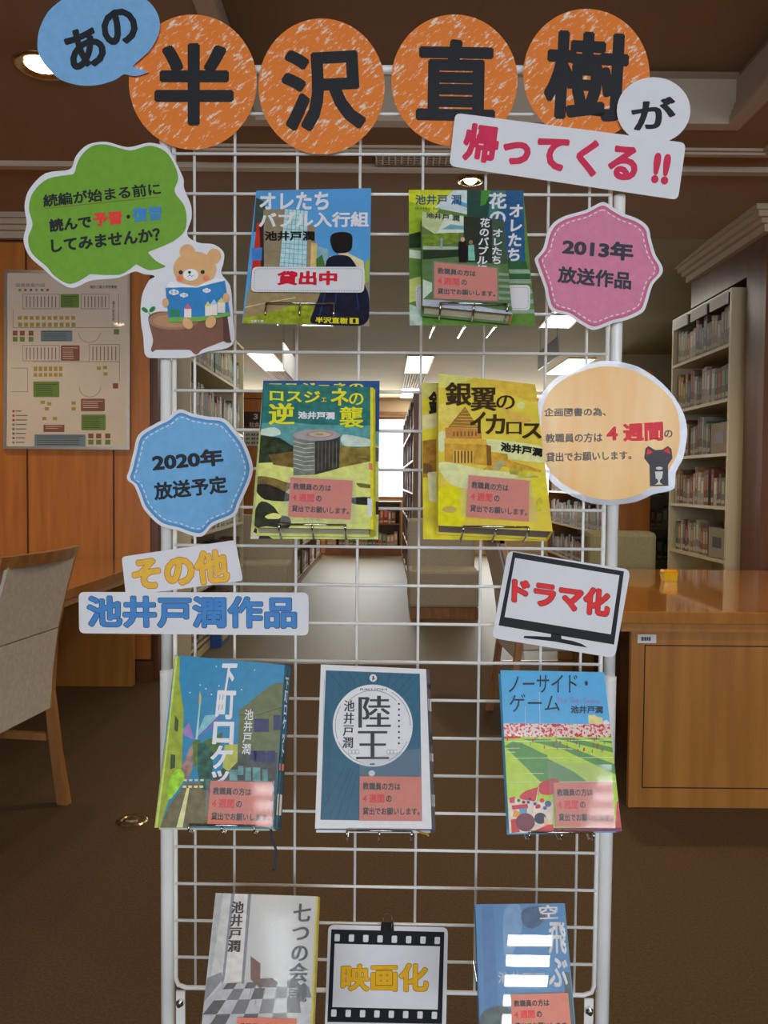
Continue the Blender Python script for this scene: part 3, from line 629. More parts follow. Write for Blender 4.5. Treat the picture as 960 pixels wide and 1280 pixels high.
# floor outlet
fo = ondepth(165, 1034, 2.87); x, y = fo[0], 2.87
b = MB(); n = 24; P = []
for rr, zz in ((0.055, 0.001), (0.050, 0.005), (0.036, 0.005), (0.034, 0.003)): P += [(x+rr*math.cos(2*math.pi*k/n), y+rr*math.sin(2*math.pi*k/n), zz) for k in range(n)]
b.add(P, [[j*n+k, j*n+(k+1) % n, (j+1)*n+(k+1) % n, (j+1)*n+k] for j in range(3) for k in range(n)]+[[3*n+k for k in range(n)]], M_brass); b.box(x-.02, x+.02, y-.006, y+.006, .003, .006, M_chrome)
tag(b.build('floor_outlet', org=(x, y, 0)), 'round brass outlet cover set in the brown carpet', 'outlet')
#==RACK==
# ------------------------------------------------------------------ wire grid display rack
basep = pan(278, 1143); rack = thing('display_rack', 'white wire grid display rack on two posts carrying the signs and books', 'display rack', (float(basep[0]), float(basep[1]), 0.0))
PW = PANEL.n
def lv(mm): return mm
hrows = [(-2, 0)]
for k in range(0, 23):
    b = MB(); b.tube([pan(0, k*50, 0), pan(556, k*50, 0)], 0.0020, M_white, 8); b.build('wire', rack, smooth=True)
for u in (26, 78, 158, 238, 318, 398, 478, 530):
    b = MB(); b.tube([pan(u, -55, -3.5), pan(u, 1143, -3.5)], 0.0019, M_white, 8); b.build('wire', rack, smooth=True)
b = MB(); b.tube([pan(0, -55, -2), pan(0, 1130, -2), pan(3, 1139, -2), pan(14, 1143, -2), pan(542, 1143, -2), pan(553, 1139, -2), pan(556, 1130, -2), pan(556, -55, -2)], 0.0029, M_white, 10); b.build('frame_wire', rack, smooth=True)
b = MB(); b.tube([pan(-14, -57, -4), pan(570, -57, -4)], 0.0052, M_white, 12); b.build('top_rail', rack, smooth=True)
fl = None
for s, u in ((-1, -12.5), (1, 569)):
    top = pan(u, 98, -8); mid = pan(u, 720, -8); bot = pan(u, 1760, -8); bot = np.array(bot); bot[2] = 0.0
    if s < 0: top = pan(u, -50, -8)
    b = MB(); b.tube([top, top*0.998+mid*0.002, mid], [0.0068, 0.0075, 0.0075], M_white, 16); b.build('upper_post', rack, smooth=True)
    b = MB(); b.tube([pan(u-1*s*-1.0, 716, -8), pan(u, 722, -8), bot], [0.0086, 0.0092, 0.0092], M_white, 16); pst = b.build('post', rack, smooth=True)
    b = MB(); b.tube([(bot[0], bot[1]-0.24, 0.014), (bot[0], bot[1]+0.24, 0.014)], 0.0125, M_white, 12); b.build('foot', rack, smooth=True)
    # bracket plate with bolt under the frame
    b = MB(); ub = 7 if s < 0 else 549
    A = [pan(ub-6, 1146, 2), pan(ub+6, 1146, 2), pan(ub+6, 1300, 2), pan(ub-6, 1300, 2)]; B_ = [pan(ub-6, 1146, -1), pan(ub+6, 1146, -1), pan(ub+6, 1300, -1), pan(ub-6, 1300, -1)]
    b.prism(A, B_, M_white); br = b.build('bracket', rack)
    b = MB(); b.tube([pan(ub, 1160, 2), pan(ub, 1160, 6)], 0.0055, M_chrome, 6); b.tube([pan(ub, 1160, 6), pan(ub, 1160, 11)], 0.003, M_chrome, 8); b.build('bolt', br)
# ------------------------------------------------------------------ paper signs hung on the rack
M_crayon = mat('orange_crayon_print', ph(212, 118, 48), rough=0.6, col2=ph(212, 118, 48), spec=0.2)
nt = M_crayon.node_tree; N = nt.nodes; cr = [n for n in N if n.type == 'VALTORGB'][0]; nz = [n for n in N if n.type == 'TEX_NOISE'][0]; mp = [n for n in N if n.type == 'MAPPING'][0]
nz.inputs['Scale'].default_value = 1.0; nz.inputs['Detail'].default_value = 5; nz.inputs['Roughness'].default_value = 0.72
rt = N.new('ShaderNodeVectorRotate'); rt.rotation_type = 'Y_AXIS'; rt.inputs['Angle'].default_value = math.radians(40)
tcn = [n for n in N if n.type == 'TEX_COORD'][0]; nt.links.new(tcn.outputs['Object'], rt.inputs['Vector']); nt.links.new(rt.outputs[0], mp.inputs['Vector']); mp.inputs['Scale'].default_value = (55, 55, 175)
cr.color_ramp.elements[0].position = 0.545; cr.color_ramp.elements[0].color = (*ph(212, 116, 46), 1); cr.color_ramp.elements[1].position = 0.62; cr.color_ramp.elements[1].color = (*ph(226, 196, 185), 1)
INK = ink(28, 30, 36); OFFS = 0.007
def sign(name, label, pts, off, m=M_paper, side=M_paper, group=None, cat='sign', thick=0.0009):
    b = MB(); card(b, PANEL, pts, m, off, thick, side); ys = [p[1] for p in pts]; c = np.mean([PANEL(p, off) for p in pts], axis=0)
    o = b.build(name, org=c); return tag(o, label, cat, group)
def letters(parent, items, S=PANEL, name='lettering'):
    """items: (text, quad, material, offset, bold[, line spacing, xb])"""
    b = MB()
    for it in items: text(b, S, *it)
    return b.build(name, parent)
k1 = K(2, 0, 0); k2 = K(2, 480, 0); k3 = K(3, 0, 160)
D = 0.0004
for ch, c, rx, ry, tb, lab, off in [('半', (241, 102.5), 80, 84.5, rq(242.5, 105.5, 99, 103, 0), 'orange crayon circle with the first big black character, touching the blue bubble', 0.007),
                      ('沢', (402, 108), 79, 85, rq(404, 112, 104, 103, -3), 'orange crayon circle with the second big black character', 0.0085),
                      ('直', (568, 100.5), 79, 82.5, rq(570, 100, 99, 102, 1), 'orange crayon circle with the third big black character', 0.007),
                      ('樹', (733, 93), 79, 82, rq(733, 95, 104, 111, 3), 'orange crayon circle with the fourth big black character, behind the small white circle', 0.007)]:
    o = sign('title_circle', lab, ell(c[0], c[1], rx, ry, 56), off, M_crayon, M_paper, 'orange title circles')
    letters(o, [(ch, tb, INK, off+D, 0.035)])
k9 = K(3, 0, 0)
o = sign('speech_bubble', 'light blue speech bubble with two black letters at the top left corner', smoothc(k9((228,2),(180,45),(148,110),(140,170),(150,215),(185,262),(230,300),(300,320),(370,318),(430,300),(462,279),(468,278),(510,285),(553,272),(556,268),(530,262),(500,250),(505,240),(560,190),(590,140),(600,90),(585,40),(550,0),(480,-35),(380,-55),(290,-40)), 4), 0.011, ink(112, 160, 210))
letters(o, [('あ', rq(106.5, 60, 48, 52, -20), INK, 0.0114, 0.035), ('の', rq(149, 34, 46, 46, -22), INK, 0.0114, 0.035)])
o = sign('small_circle_sign', 'small white circle with one black letter at the top right of the rack', ell(817, 138, 46, 41.5, 40), 0.0115)
letters(o, [('が', rq(817.5, 142, 56, 38, -6), INK, 0.0119, 0.03)])
kq = k2((178, 282), (755, 357), (735, 500), (163, 415))
o = sign('headline_sign', 'slanted white strip with large red lettering under the third and fourth circles', rrect(kq, 0.12), 0.013)
letters(o, [('帰ってくる !!', k2((205, 305), (722, 372), (708, 470), (192, 400)), ink(196, 38, 78), 0.0134, 0.045)])
# green bubble with bear
oc = smoothc(k3((330,62),(400,52),(480,72),(560,55),(625,75),(660,130),(688,190),(690,225),(716,290),(718,340),(702,400),(745,430),(800,436),(838,465),(838,505),(830,545),(862,590),(870,650),(874,720),(872,812),(780,838),(700,862),(560,862),(542,845),(537,780),(530,740),(527,680),(535,620),(560,570),(580,555),(540,548),(505,538),(440,562),(340,572),(270,600),(210,570),(165,530),(110,480),(88,420),(100,360),(92,290),(110,230),(170,170),(262,155),(285,105)), 4)
o = sign('bubble_sign', 'white cut-out sign with green cloud bubble above a bear reading on a stump', oc, 0.010)
b = MB(); GRN = ink(104, 150, 44)
flat(b, PANEL, smoothc(k3((345,68),(400,62),(488,84),(560,66),(620,88),(655,140),(668,190),(655,238),(690,290),(700,340),(690,390),(640,430),(562,462),(556,468),(585,498),(618,516),(618,522),(560,533),(514,512),(508,512),(450,550),(345,548),(338,548),(265,585),(205,555),(175,520),(120,470),(105,415),(122,362),(108,300),(125,240),(180,190),(272,174),(280,165),(300,110)), 4), GRN, 0.0104)
gb = b.build('green_bubble', o)
RED = ink(215, 55, 50); BLU = ink(55, 125, 195)
letters(gb, [('続編が始まる前に', k3((160,250),(598,203),(605,250),(163,298)), INK, 0.0108, 0.028), ('読んで', k3((183,342),(340,325),(345,375),(186,392)), INK, 0.0108, 0.04),
            ('予習', k3((348,320),(455,312),(457,360),(350,370)), RED, 0.0108, 0.05), ('・', k3(*rect(474, 325, 488, 340)), INK, 0.0108, 0.03), ('復習', k3((495,298),(604,292),(607,344),(497,354)), BLU, 0.0108, 0.03),
            ('してみませんか？', k3((190,418),(598,372),(603,425),(193,468)), INK, 0.0108, 0.04)])
b = MB(); ln = k3((165, 302), (603, 258)); dashes(b, PANEL, [ln[0], ln[1], ln[0]], 0.5, ink(150, 50, 40), 0.0108, 1.4, 1.0); b.build('dotted_underline', gb)
kb = K(6.4, 190, 240); TAN = ink(205, 158, 112); b = MB()
STB = ink(118, 78, 62); STD = ink(84, 50, 42); STL = ink(150, 110, 88)
flat(b, PANEL, smoothc(k3((556,722),(562,700),(600,688),(840,690),(850,700),(862,790),(868,803),(850,806),(838,800),(760,830),(735,850),(710,832),(585,832),(572,840),(566,830),(574,795)), 3), STB, 0.0104)
flat(b, PANEL, k3((836, 692), (852, 700), (866, 802), (838, 800)), STD, 0.0106)
flat(b, PANEL, [p for p in ell(*k3((650, 722))[0], 31, 11.5)], STL, 0.0107); flat(b, PANEL, ell(*k3((648, 724))[0], 25, 8), ink(172, 128, 98), 0.0109)
b.build('printed_stump', o)
b = MB(); T1 = 0.0112; bb = lambda e, m, z: flat(b, PANEL, kb(*e), m, z)
bb(ell(283, 480, 62, 62), TAN, T1); bb(ell(497, 512, 56, 60), TAN, T1); bb(ell(342, 615, 172, 138), TAN, T1+.0002)
bb(ell(310, 662, 61, 47), ink(222, 220, 225), T1+.0005); bb(ell(300, 642, 12, 11), INK, T1+.0007); bb(ell(230, 643, 17, 17), INK, T1+.0005); bb(ell(405, 640, 17, 16), INK, T1+.0005)
bb(ell(222, 693, 27, 25), ink(222, 120, 90), T1+.0005); bb(ell(432, 690, 26, 24), ink(222, 120, 90), T1+.0005)
strip(b, PANEL, kb((300, 650), (302, 664), (285, 676)), 0.5, INK, T1+.0007); strip(b, PANEL, kb((302, 664), (318, 676), (336, 664)), 0.5, INK, T1+.0007)
b.build('printed_bear', o)
b = MB(); z = T1+.0009
bb([(108,764),(150,716),(250,735),(358,756),(430,720),(520,685),(582,708),(368,770)], ink(225, 225, 232), z)
bb([(108,768),(240,762),(362,764),(480,732),(582,708),(625,985),(500,1010),(380,1035),(135,1040)], ink(40, 118, 185), z+.0002)
bb([(128,1003),(375,998),(500,985),(618,958),(625,990),(500,1012),(380,1036),(135,1042)], ink(105, 160, 70), z+.0004)
for cx, cy, s_ in ((175, 802, 1.1), (255, 825, 0.9), (437, 788, 0.9)):
    for dx, r in ((-20, 16), (0, 24), (20, 17)): bb(ell(cx+dx*s_, cy, r*s_, r*0.9*s_, 16), ink(228, 230, 238), z+.0004)
for (x0, y0, x1, y1, roof, c) in [(258, 935, 315, 1003, (200, 90, 110), (225, 205, 215)), (425, 915, 470, 990, (200, 190, 110), (222, 205, 205)), (470, 900, 522, 985, (150, 190, 225), (222, 205, 205)), (525, 885, 585, 965, (190, 195, 90), (222, 205, 205))]:
    bb(rect(x0, y0, x1, y1), ink(*c), z+.0005); bb([(x0-4, y0), ((x0+x1)/2, y0-42), (x1+4, y0)], ink(*roof), z+.0005)
for cx in (165, 205): bb(ell(cx, 965, 22, 32, 16), ink(45, 120, 80), z+.0005)
b.build('printed_storybook', o)
b = MB(); z = z+.0006
bb(ell(108, 885, 26, 36), TAN, z); bb(ell(592, 845, 25, 38), TAN, z); bb(ell(285, 1052, 36, 50, 30, -35), TAN, z); bb(ell(470, 1040, 40, 50, 30, 30), TAN, z); b.build('printed_paws', o)
b = MB(); strip(b, PANEL, k3((560, 722), (562, 700), (557, 690)), 1.0, ink(50, 110, 60), 0.0106)
flat(b, PANEL, ell(*k3((543, 682))[0], 4.6, 2.6, 16, 35), ink(40, 120, 65), 0.0106); flat(b, PANEL, ell(*k3((571, 680))[0], 4.6, 2.8, 16, -40), ink(40, 120, 65), 0.0106); b.build('printed_sprout', o)
# badges
def badge(name, label, P, cen, c_out, c_in, lines, off):
    sm = smoothc(P, 5); o = sign(name, label, sm, off)
    sc = lambda k: [(cen[0]+(x-cen[0])*k, cen[1]+(y-cen[1])*k) for x, y in sm]
    b = MB(); flat(b, PANEL, sc(0.945), c_out, off+D); flat(b, PANEL, [((p[0]+q_[0])/2, (p[1]+q_[1])/2) for p, q_ in zip(sc(0.86), ell(cen[0], cen[1], 1, 1, len(sm)))] if False else sc(0.90), c_in, off+2*D); cf = b.build('coloured_field', o)
    b = MB(); dashes(b, PANEL, sc(0.875), 1.3, M_paper, off+3*D, 4.2, 3.2); b.build('stitch_line', o)
    letters(o, [(s, q_, m, off+3*D, bo) for s, q_, m, bo in lines])
k6 = K(3.2, 660, 240); k7 = K(3, 80, 490)
badge('badge_sign', 'pink scalloped badge with stitched edge and dark lettering at the right post', k6((298,40),(340,62),(380,85),(440,108),(480,140),(492,190),(510,250),(540,315),(500,370),(478,440),(460,480),(400,510),(340,525),(265,552),(215,530),(160,495),(95,475),(75,430),(65,380),(32,290),(28,265),(60,225),(75,170),(100,125),(150,95),(230,72)), k6((283, 297))[0],
      ink(188, 92, 128), ink(196, 116, 150), [('2013年', k6((140,182),(425,203),(420,278),(135,250)), ink(46, 50, 62), 0.045), ('放送作品', k6((122,295),(415,320),(412,392),(117,362)), ink(46, 50, 62), 0.035)], 0.0105)
badge('badge_sign', 'blue scalloped badge with stitched edge and black lettering at the left post', k7((432,65),(480,80),(540,92),(600,100),(640,140),(680,195),(708,275),(700,330),(660,420),(640,465),(560,500),(520,540),(480,538),(430,520),(360,500),(300,440),(280,390),(262,350),(236,325),(245,290),(262,220),(280,160),(340,120),(390,95)), k7((472, 303))[0],
      ink(76, 136, 196), ink(104, 160, 212), [('2020年', k7((328,230),(595,210),(600,275),(333,300)), INK, 0.045), ('放送予定', k7((335,340),(608,312),(615,378),(340,407)), INK, 0.035)], 0.0105)
def outlined(parent, s, q, m, mo, off, bold, extra=0.02):
    b = MB(); text(b, PANEL, s, q, mo, off, bold+extra, grow=extra); b.build('letter_outline', parent); b = MB(); text(b, PANEL, s, q, m, off+D*.8, bold); b.build('lettering', parent)
GOLD = ink(220, 172, 60)
o = sign('caption_sign', 'small tilted white card with three gold letters, above the blue-lettered strip', rrect(k7((216, 618), (642, 555), (672, 708), (232, 765)), 0.10), 0.009)
outlined(o, 'その他', k7((250, 622), (608, 588), (624, 712), (262, 748)), GOLD, ink(190, 95, 60), 0.0094, 0.045)
o = sign('caption_sign', 'long white strip with blue lettering at the left post', rrect(k7((55, 750), (917, 752), (917, 913), (57, 905)), 0.14), 0.0115)
outlined(o, '池井戸潤作品', k7((85, 765), (872, 768), (872, 888), (88, 882)), ink(66, 126, 196), ink(40, 66, 110), 0.0119, 0.032)
k10 = K(2.667, 600, 670)
o = sign('television_sign', 'white card with a printed television screen and red lettering at the right post', rrect(k10((93, 48), (502, 112), (450, 407), (40, 340)), 0.08), 0.0105)
b = MB(); flat(b, PANEL, k10((110,53),(480,118),(447,362),(62,298)), INK, 0.0109); flat(b, PANEL, k10((117,73),(465,131),(436,328),(82,270)), M_paper, 0.0113)
flat(b, PANEL, k10((238,322),(270,328),(272,343),(310,350),(340,360),(358,372),(320,366),(250,352),(145,340),(148,333),(190,334),(236,337)), INK, 0.0109); b.build('printed_television', o)
outlined(o, 'ドラマ化', k10((108,137),(437,180),(430,272),(105,222)), ink(212, 48, 50), ink(120, 30, 35), 0.0117, 0.05)
k11 = K(2.4, 180, 1090)
o = sign('film_sign', 'white card with a film-strip border and gold lettering clipped at the bottom', rrect(k11((553,158),(912,166),(906,478),(542,472)), 0.06), 0.0075)
b = MB(); flat(b, PANEL, k11((562,172),(901,180),(894,456),(550,450)), INK, 0.0079); flat(b, PANEL, k11((572,215),(888,223),(881,413),(565,405)), M_paper, 0.0083)
for i in range(8):
    x = 572+i*42.9; y = 186+i*1.2; flat(b, PANEL, rrect(k11((x, y), (x+16, y+.4), (x+15, y+22), (x-1, y+21.6)), 0.2, 2), M_paper, 0.0083)
    x = 562+i*43.1; y = 412+i*1.0; flat(b, PANEL, rrect(k11((x, y), (x+16, y+.4), (x+15, y+22), (x-1, y+21.6)), 0.2, 2), M_paper, 0.0083)
b.build('printed_film_strip', o)
outlined(o, '映画化', k11((592,277),(853,274),(853,360),(590,357)), ink(222, 165, 30), ink(150, 100, 40), 0.0087, 0.035)
t = thing('binder_clip', 'small black binder clip holding the film-strip card to a wire', 'clip', PANEL(k11((730, 163))[0], 0.009))
b = MB(); kq = k11((712, 150), (748, 151), (750, 178), (710, 177)); A = [PANEL(p, 0.0095) for p in kq]; B_ = [PANEL(p, (0.012 if i < 2 else 0.0092)-0.0165) for i, p in enumerate(kq)]; b.prism(A, B_, M_black); b.build('clip_body', t)
b = MB(); b.tube([PANEL(p, 0.011) for p in k11((722, 172), (718, 150), (720, 132), (726, 127), (736, 127), (742, 132), (744, 150), (740, 172))], 0.0006, M_chrome, 6); b.build('clip_handle', t)
# round yellow notice, laminated
k12 = K(3.2, 660, 440); LM = 0.0115
o = sign('round_notice', 'round yellow laminated notice with a small cat, clear film rim, at the right post', smoothc(k12((40,200),(75,140),(130,92),(230,50),(320,35),(420,52),(500,95),(570,160),(620,240),(637,320),(622,420),(592,480),(588,540),(560,558),(500,570),(430,600),(330,612),(240,602),(150,562),(90,515),(50,440),(30,320)), 5), LM-0.0002, M_film, M_film, thick=0.0004)
m_yn = mat('yellow_notice_paper', ph(220, 174, 96), rough=0.25, col2=ph(212, 150, 34), vscale=14, stretch=(2.2, 1, 0.35), lo=0.35, hi=0.7, detail=2)
b = MB(); card(b, PANEL, smoothc(k12((56,250),(80,170),(140,112),(230,72),(320,57),(410,70),(480,105),(550,160),(595,230),(608,310),(600,400),(565,470),(560,480),(556,530),(552,537),(490,545),(430,575),(340,592),(250,580),(160,540),(100,490),(65,430),(52,330)), 5), m_yn, LM+.0004, 0.0003); yn = b.build('yellow_paper', o)
GI = ink(92, 92, 98); GRD = ink(214, 58, 72); z = LM+.0008
letters(yn, [('企画図書の為、', k12((65,224),(312,222),(312,256),(65,258)), GI, z, 0.02), ('教職員の方は', k12((70,327),(298,322),(298,360),(70,363)), GI, z, 0.02), ('4 週間', k12((313,292),(540,278),(542,355),(315,360)), GRD, z, 0.045),
             ('の', k12(*rect(545, 312, 578, 342)), GI, z, 0.02), ('貸出でお願いします。', k12((72,402),(412,394),(415,430),(72,440)), GI, z, 0.02)])
b = MB(); CT = ink(72, 68, 78); kk = lambda e, m, zz: flat(b, PANEL, k12(*e), m, zz)
kk([(465,425),(470,385),(482,376),(508,392),(538,390),(560,376),(574,388),(578,425),(560,452),(562,535),(488,537),(486,452)], CT, z); kk([(474,412),(478,386),(500,402)], RED, z+.0002); kk([(541,396),(562,383),(570,408)], RED, z+.0002)
kk([(508,478),(540,478),(536,505),(528,512),(528,522),(540,530),(508,530),(520,522),(520,512),(511,505)], ink(205, 200, 205), z+.0002); kk(ell(525, 465, 14, 6, 16), ink(205, 200, 205), z+.0002); b.build('printed_cat', yn)
#==COVERS==
# ------------------------------------------------------------------ leaning books and covers
HOLD = 'chrome book holders hooked on the rack'
def clip_to(q): CLIP[0] = [np.array(p, float) for p in q]
def holder(S, p0, p1, T, label, drop=0.022, lift=0.004):
    """wire easel: lip bar in front of the cover, three prongs under the book, rods back to the grid"""
    A = S(p0, lift); B = S(p1, lift); t = thing('book_holder', label, 'book holder', (A+B)/2, HOLD); dn = S.down
    b = MB(); b.tube([A, B], 0.0013, M_chrome, 8); b.build('lip_bar', t, smooth=True)
    for k in (0.0, 0.5, 1.0):
        P = A*(1-k)+B*k; L1 = P+dn*drop; L2 = L1-S.n*(T+lift)
        # rods rise behind the book then reach the grid plane
        G0 = L2+np.array([0, 0, 0.012])+np.array([0, 1.0, 0])*(np.dot(PANEL.O+PANEL.n*0.005-L2, PANEL.n)/np.dot(np.array([0, 1.0, 0]), PANEL.n)); hb = abs(G0[1]-L2[1])
        b = MB(); b.tube([P, L1-dn*0.002, L1-S.n*0.002, L2, L2+(G0-L2)*0.5+np.array([0, 0, 0.004]), G0], 0.0013, M_chrome, 8); b.build('prong', t, smooth=True)
    return t
def book(label, q, S, T, spine_m, page_m=None, cover_m=None, bulge=0.0, back_m=None, jacket=None):
    """hard or soft cover book leaning on its holder; q px quad of front cover"""
    tl, tr, br, bl = [S(p, 0) for p in q]; org = (bl+br)/2-S.n*T/2
    t = thing('book', label, 'book', org, 'books displayed face out on the rack'); n = S.n; ct = 0.0012
    b = MB(); b.prism([tl, tr, br, bl], [p-n*ct for p in (tl, tr, br, bl)], cover_m or M_paper); fc = b.build('front_cover', t)
    b = MB(); b.prism([p-n*(T-ct) for p in (tl, tr, br, bl)], [p-n*T for p in (tl, tr, br, bl)], back_m or cover_m or M_paper); b.build('back_cover', t)
    ex = S.ex; b = MB()
    if bulge:
        prof = [(0, 0), (bulge*.55, -.0012), (bulge, -.006), (bulge, -T+.006), (bulge*.55, -T+.0012), (0, -T)]
        b.prism([tr+ex*u_+n*v_ for u_, v_ in prof], [br+ex*u_+n*v_ for u_, v_ in prof], spine_m)
    else: b.prism([tr-n*ct-ex*ct, tr-n*ct+ex*.0004, br-n*ct+ex*.0004, br-n*ct-ex*ct], [p-n*(T-2*ct) for p in (tr-n*ct-ex*ct, tr-n*ct+ex*.0004, br-n*ct+ex*.0004, br-n*ct-ex*ct)], spine_m)
    sp_ = b.build('spine', t)
    if jacket: jk = MB(); jk.poly([p+n*0.0019 for p in (tl, bl, br, tr)], jacket); jk.build('clear_jacket', t)
    b = MB(); i_ = 0.003; dn = S.down; c = [tl+ex*i_+dn*i_, tr-ex*ct*1.2+dn*i_, br-ex*ct*1.2-dn*i_, bl+ex*i_-dn*i_]; b.prism([p-n*ct*1.05 for p in c], [p-n*(T-ct*1.05) for p in c], page_m or M_pages); b.build('page_block', t)
    return t, fc, sp_
LAB1 = ink(208, 118, 100, True, 0.04); LABW = ink(214, 206, 204, True, 0.03)
def sticker(parent, S, q, off, film=None):
    q = [np.array(p, float) for p in q]
    def sub(a0, b0, a1, b1): return [tuple((q[0]*(1-a)+q[1]*a)*(1-bb_)+(q[3]*(1-a)+q[2]*a)*bb_) for a, bb_ in ((a0, b0), (a1, b0), (a1, b1), (a0, b1))]
    b = MB(); card(b, S, q, LAB1, off, 0.0002); o = b.build('loan_sticker', parent)
    b = MB(); K2 = G(30, 26, 28, 0.05); R2 = G(222, 44, 40, 0.05)
    text(b, S, '教職員の方は', sub(0.05, 0.14, 0.66, 0.31), K2, off+.0003, 0.03); text(b, S, '4 週間', sub(0.05, 0.40, 0.40, 0.60), R2, off+.0003, 0.042)
    text(b, S, 'の', sub(0.43, 0.43, 0.52, 0.58), K2, off+.0003, 0.03); text(b, S, '貸出でお願いします。', sub(0.05, 0.70, 0.97, 0.87), K2, off+.0003, 0.03); b.build('lettering', o)
    if film:
        b = MB(); flat(b, S, film, M_film2, off+.0007); b.build('clear_film', parent)
    return o
Z = 0.0003
WT = G(232, 230, 232, 0.02); BK = G(26, 27, 32, 0.05)
# --- 1 blue cover sheet, top left
k = K(4.8, 290, 220); q = k((145,88),(835,73),(822,902),(60,885)); S = tilted(q, 0.145)
b = MB(); card(b, S, q, G(84, 152, 216, 0.04, 20), 0.0, 0.0012, M_paper); o = b.build('cover_sheet', org=S(((q[2][0]+q[3][0])/2, q[2][1])))
tag(o, 'blue cover sheet of a man in a suit, white strip with red lettering, upper left', 'cover sheet')
CLIP[0] = q; b = MB(); a = lambda P, m, z: flat(b, S, k(*P), m, z)
a([(138,545),(822,545),(822,900),(62,884),(95,700)], G(150,130,98), Z)
a([(145,130),(190,150),(210,215),(190,335),(128,335)], G(60,75,70), Z); a([(190,200),(330,200),(300,560),(170,560)], G(140,126,104), Z*1.4)
a([(150,280),(192,278),(180,610),(112,612)], G(190,50,38), Z*1.6); a([(120,432),(182,430),(178,505),(118,508)], G(70,120,200), Z*2); a([(165,300),(190,260),(192,600),(175,600)], G(50,40,42), Z*1.8)
a([(318,198),(455,210),(445,548),(285,540)], G(175,210,222), Z*2)
for i in range(1, 6): strip(b, S, k((318+i*23, 200), (285+i*27, 545)), 0.6, G(90,140,170), Z*2.4)
for i in range(1, 12): strip(b, S, k((317-i*2.7, 200+i*29), (455-i, 212+i*29)), 0.5, G(90,140,170), Z*2.4)
a([(455,290),(498,300),(500,545),(447,545)], G(150,128,104), Z*2.2); a([(475,400),(512,405),(505,545),(470,545)], G(205,180,120), Z*2.5); a([(512,420),(580,440),(575,545),(512,545)], G(130,165,185), Z*2.2); a([(505,500),(540,470),(560,545),(505,545)], G(70,110,60), Z*2.6)
a([(70,850),(150,835),(260,812),(320,790),(420,762),(520,775),(520,890),(62,884)], G(140,150,42,0.3), Z*2.2); strip(b, S, k((80,788),(230,755),(380,730)), 1.0, G(205,195,165), Z*2.5)
a([(800,520),(825,490),(822,640),(795,640)], G(150,165,60), Z*2)
a([(560,520),(590,480),(700,465),(790,510),(800,640),(770,700),(560,700)], G(214,200,160), Z*2.6)
a(smoothc([(580,490),(690,478),(740,530),(790,640),(820,720),(822,850),(770,898),(480,885),(492,800),(530,700),(555,590)], 4), G(28,32,52,0.25), Z*3)
a([(640,470),(700,470),(690,420),(620,420)], G(225,190,160), Z*3); a(smoothc([(590,395),(600,350),(660,335),(715,350),(722,400),(712,445),(670,462),(615,455)], 4), G(32,28,30), Z*3.5)
for e in [((640,560),(610,860)), ((730,560),(760,800)), ((560,700),(520,860))]: strip(b, S, k(*e), 1.2, G(40,60,110), Z*3.4)
CLIP[0] = None; b.build('cover_picture', o)
letters(o, [('オレたち', k((165,100),(585,92),(578,205),(165,202)), WT, Z*5, 0.035), ('バブル入行組', k((160,218),(822,212),(820,306),(160,312)), WT, Z*5, 0.035), ('池井戸潤', k(*rect(195,330,495,388)), BK, Z*5, 0.03), ('半沢直樹', k((500,845),(695,850),(695,888),(500,882)), G(225,200,40), Z*5, 0.03), ('文春文庫', k(*rect(110,862,190,878)), WT, Z*5, 0.01)], S)
b = MB(); a([(705,850),(760,852),(760,888),(705,886)], G(225,200,40), Z*5); text(b, S, '1', k(*rect(725,856,742,882)), BK, Z*7, 0.03); b.build('volume_mark', o)
b = MB(); lq = k((122,545),(798,545),(792,700),(113,695)); card(b, S, rrect(lq, 0.2), M_paper, Z*11, 0.0003); lo = b.build('loan_strip', o)
b = MB(); dashes(b, S, rrect(k((138,556),(784,556),(778,690),(130,685)), 0.2), 0.5, ink(90, 85, 80), Z*12, 1.6, 1.4); text(b, S, '貸出中', k((272,570),(632,568),(630,655),(268,655)), ink(196, 30, 55), Z*12.5, 0.045); b.build('lettering', lo)
holder(S, k((205,762))[0], k((612,765))[0], 0.002, 'chrome wire holder under the blue cover sheet of a man in a suit', 0.016)
# --- 2 green cover sheet and small paperback
k = K(4.8, 490, 220); qb = k((178,213),(670,262),(722,830),(182,778)); S = tilted(qb, 0.096); T = 0.015
q = k((100,83),(787,87),(862,897),(105,897)); PS = -(T+0.003)
b = MB(); card(b, S, q, G(92,130,60), PS, 0.001, M_paper); o = b.build('cover_sheet', org=S(((q[2][0]+q[3][0])/2, q[2][1]), PS)); tag(o, 'green and yellow cover sheet with white vertical lettering behind a small paperback', 'cover sheet')
CLIP[0] = q; b = MB(); a([(100,83),(370,83),(260,230),(180,300),(104,330)], G(200,205,50), PS+Z); a([(100,150),(230,200),(200,330),(103,360)], G(150,180,50), PS+Z*1.2); a([(370,84),(450,85),(450,230),(300,200),(255,190)], G(200,225,225), PS+Z*1.4); a([(380,140),(450,165),(450,190),(360,160)], G(90,160,205), PS+Z*1.6)
a([(450,85),(592,86),(600,300),(450,300)], G(40,75,68), PS+Z); a([(535,86),(600,86),(560,170),(530,180)], G(70,140,60), PS+Z*1.3); a([(592,86),(787,87),(800,520),(700,500),(640,260),(575,260)], G(40,90,140), PS+Z*1.2); a([(600,90),(680,88),(640,230),(575,260)], G(60,120,120), PS+Z*1.4)
a([(690,500),(805,515),(835,640),(700,640)], G(50,95,60), PS+Z*1.4); a([(104,440),(180,450),(180,500),(104,490)], G(190,210,195), PS+Z*1.5); a([(103,350),(180,330),(180,430),(103,430)], G(35,60,40,0.3), PS+Z*1.4)
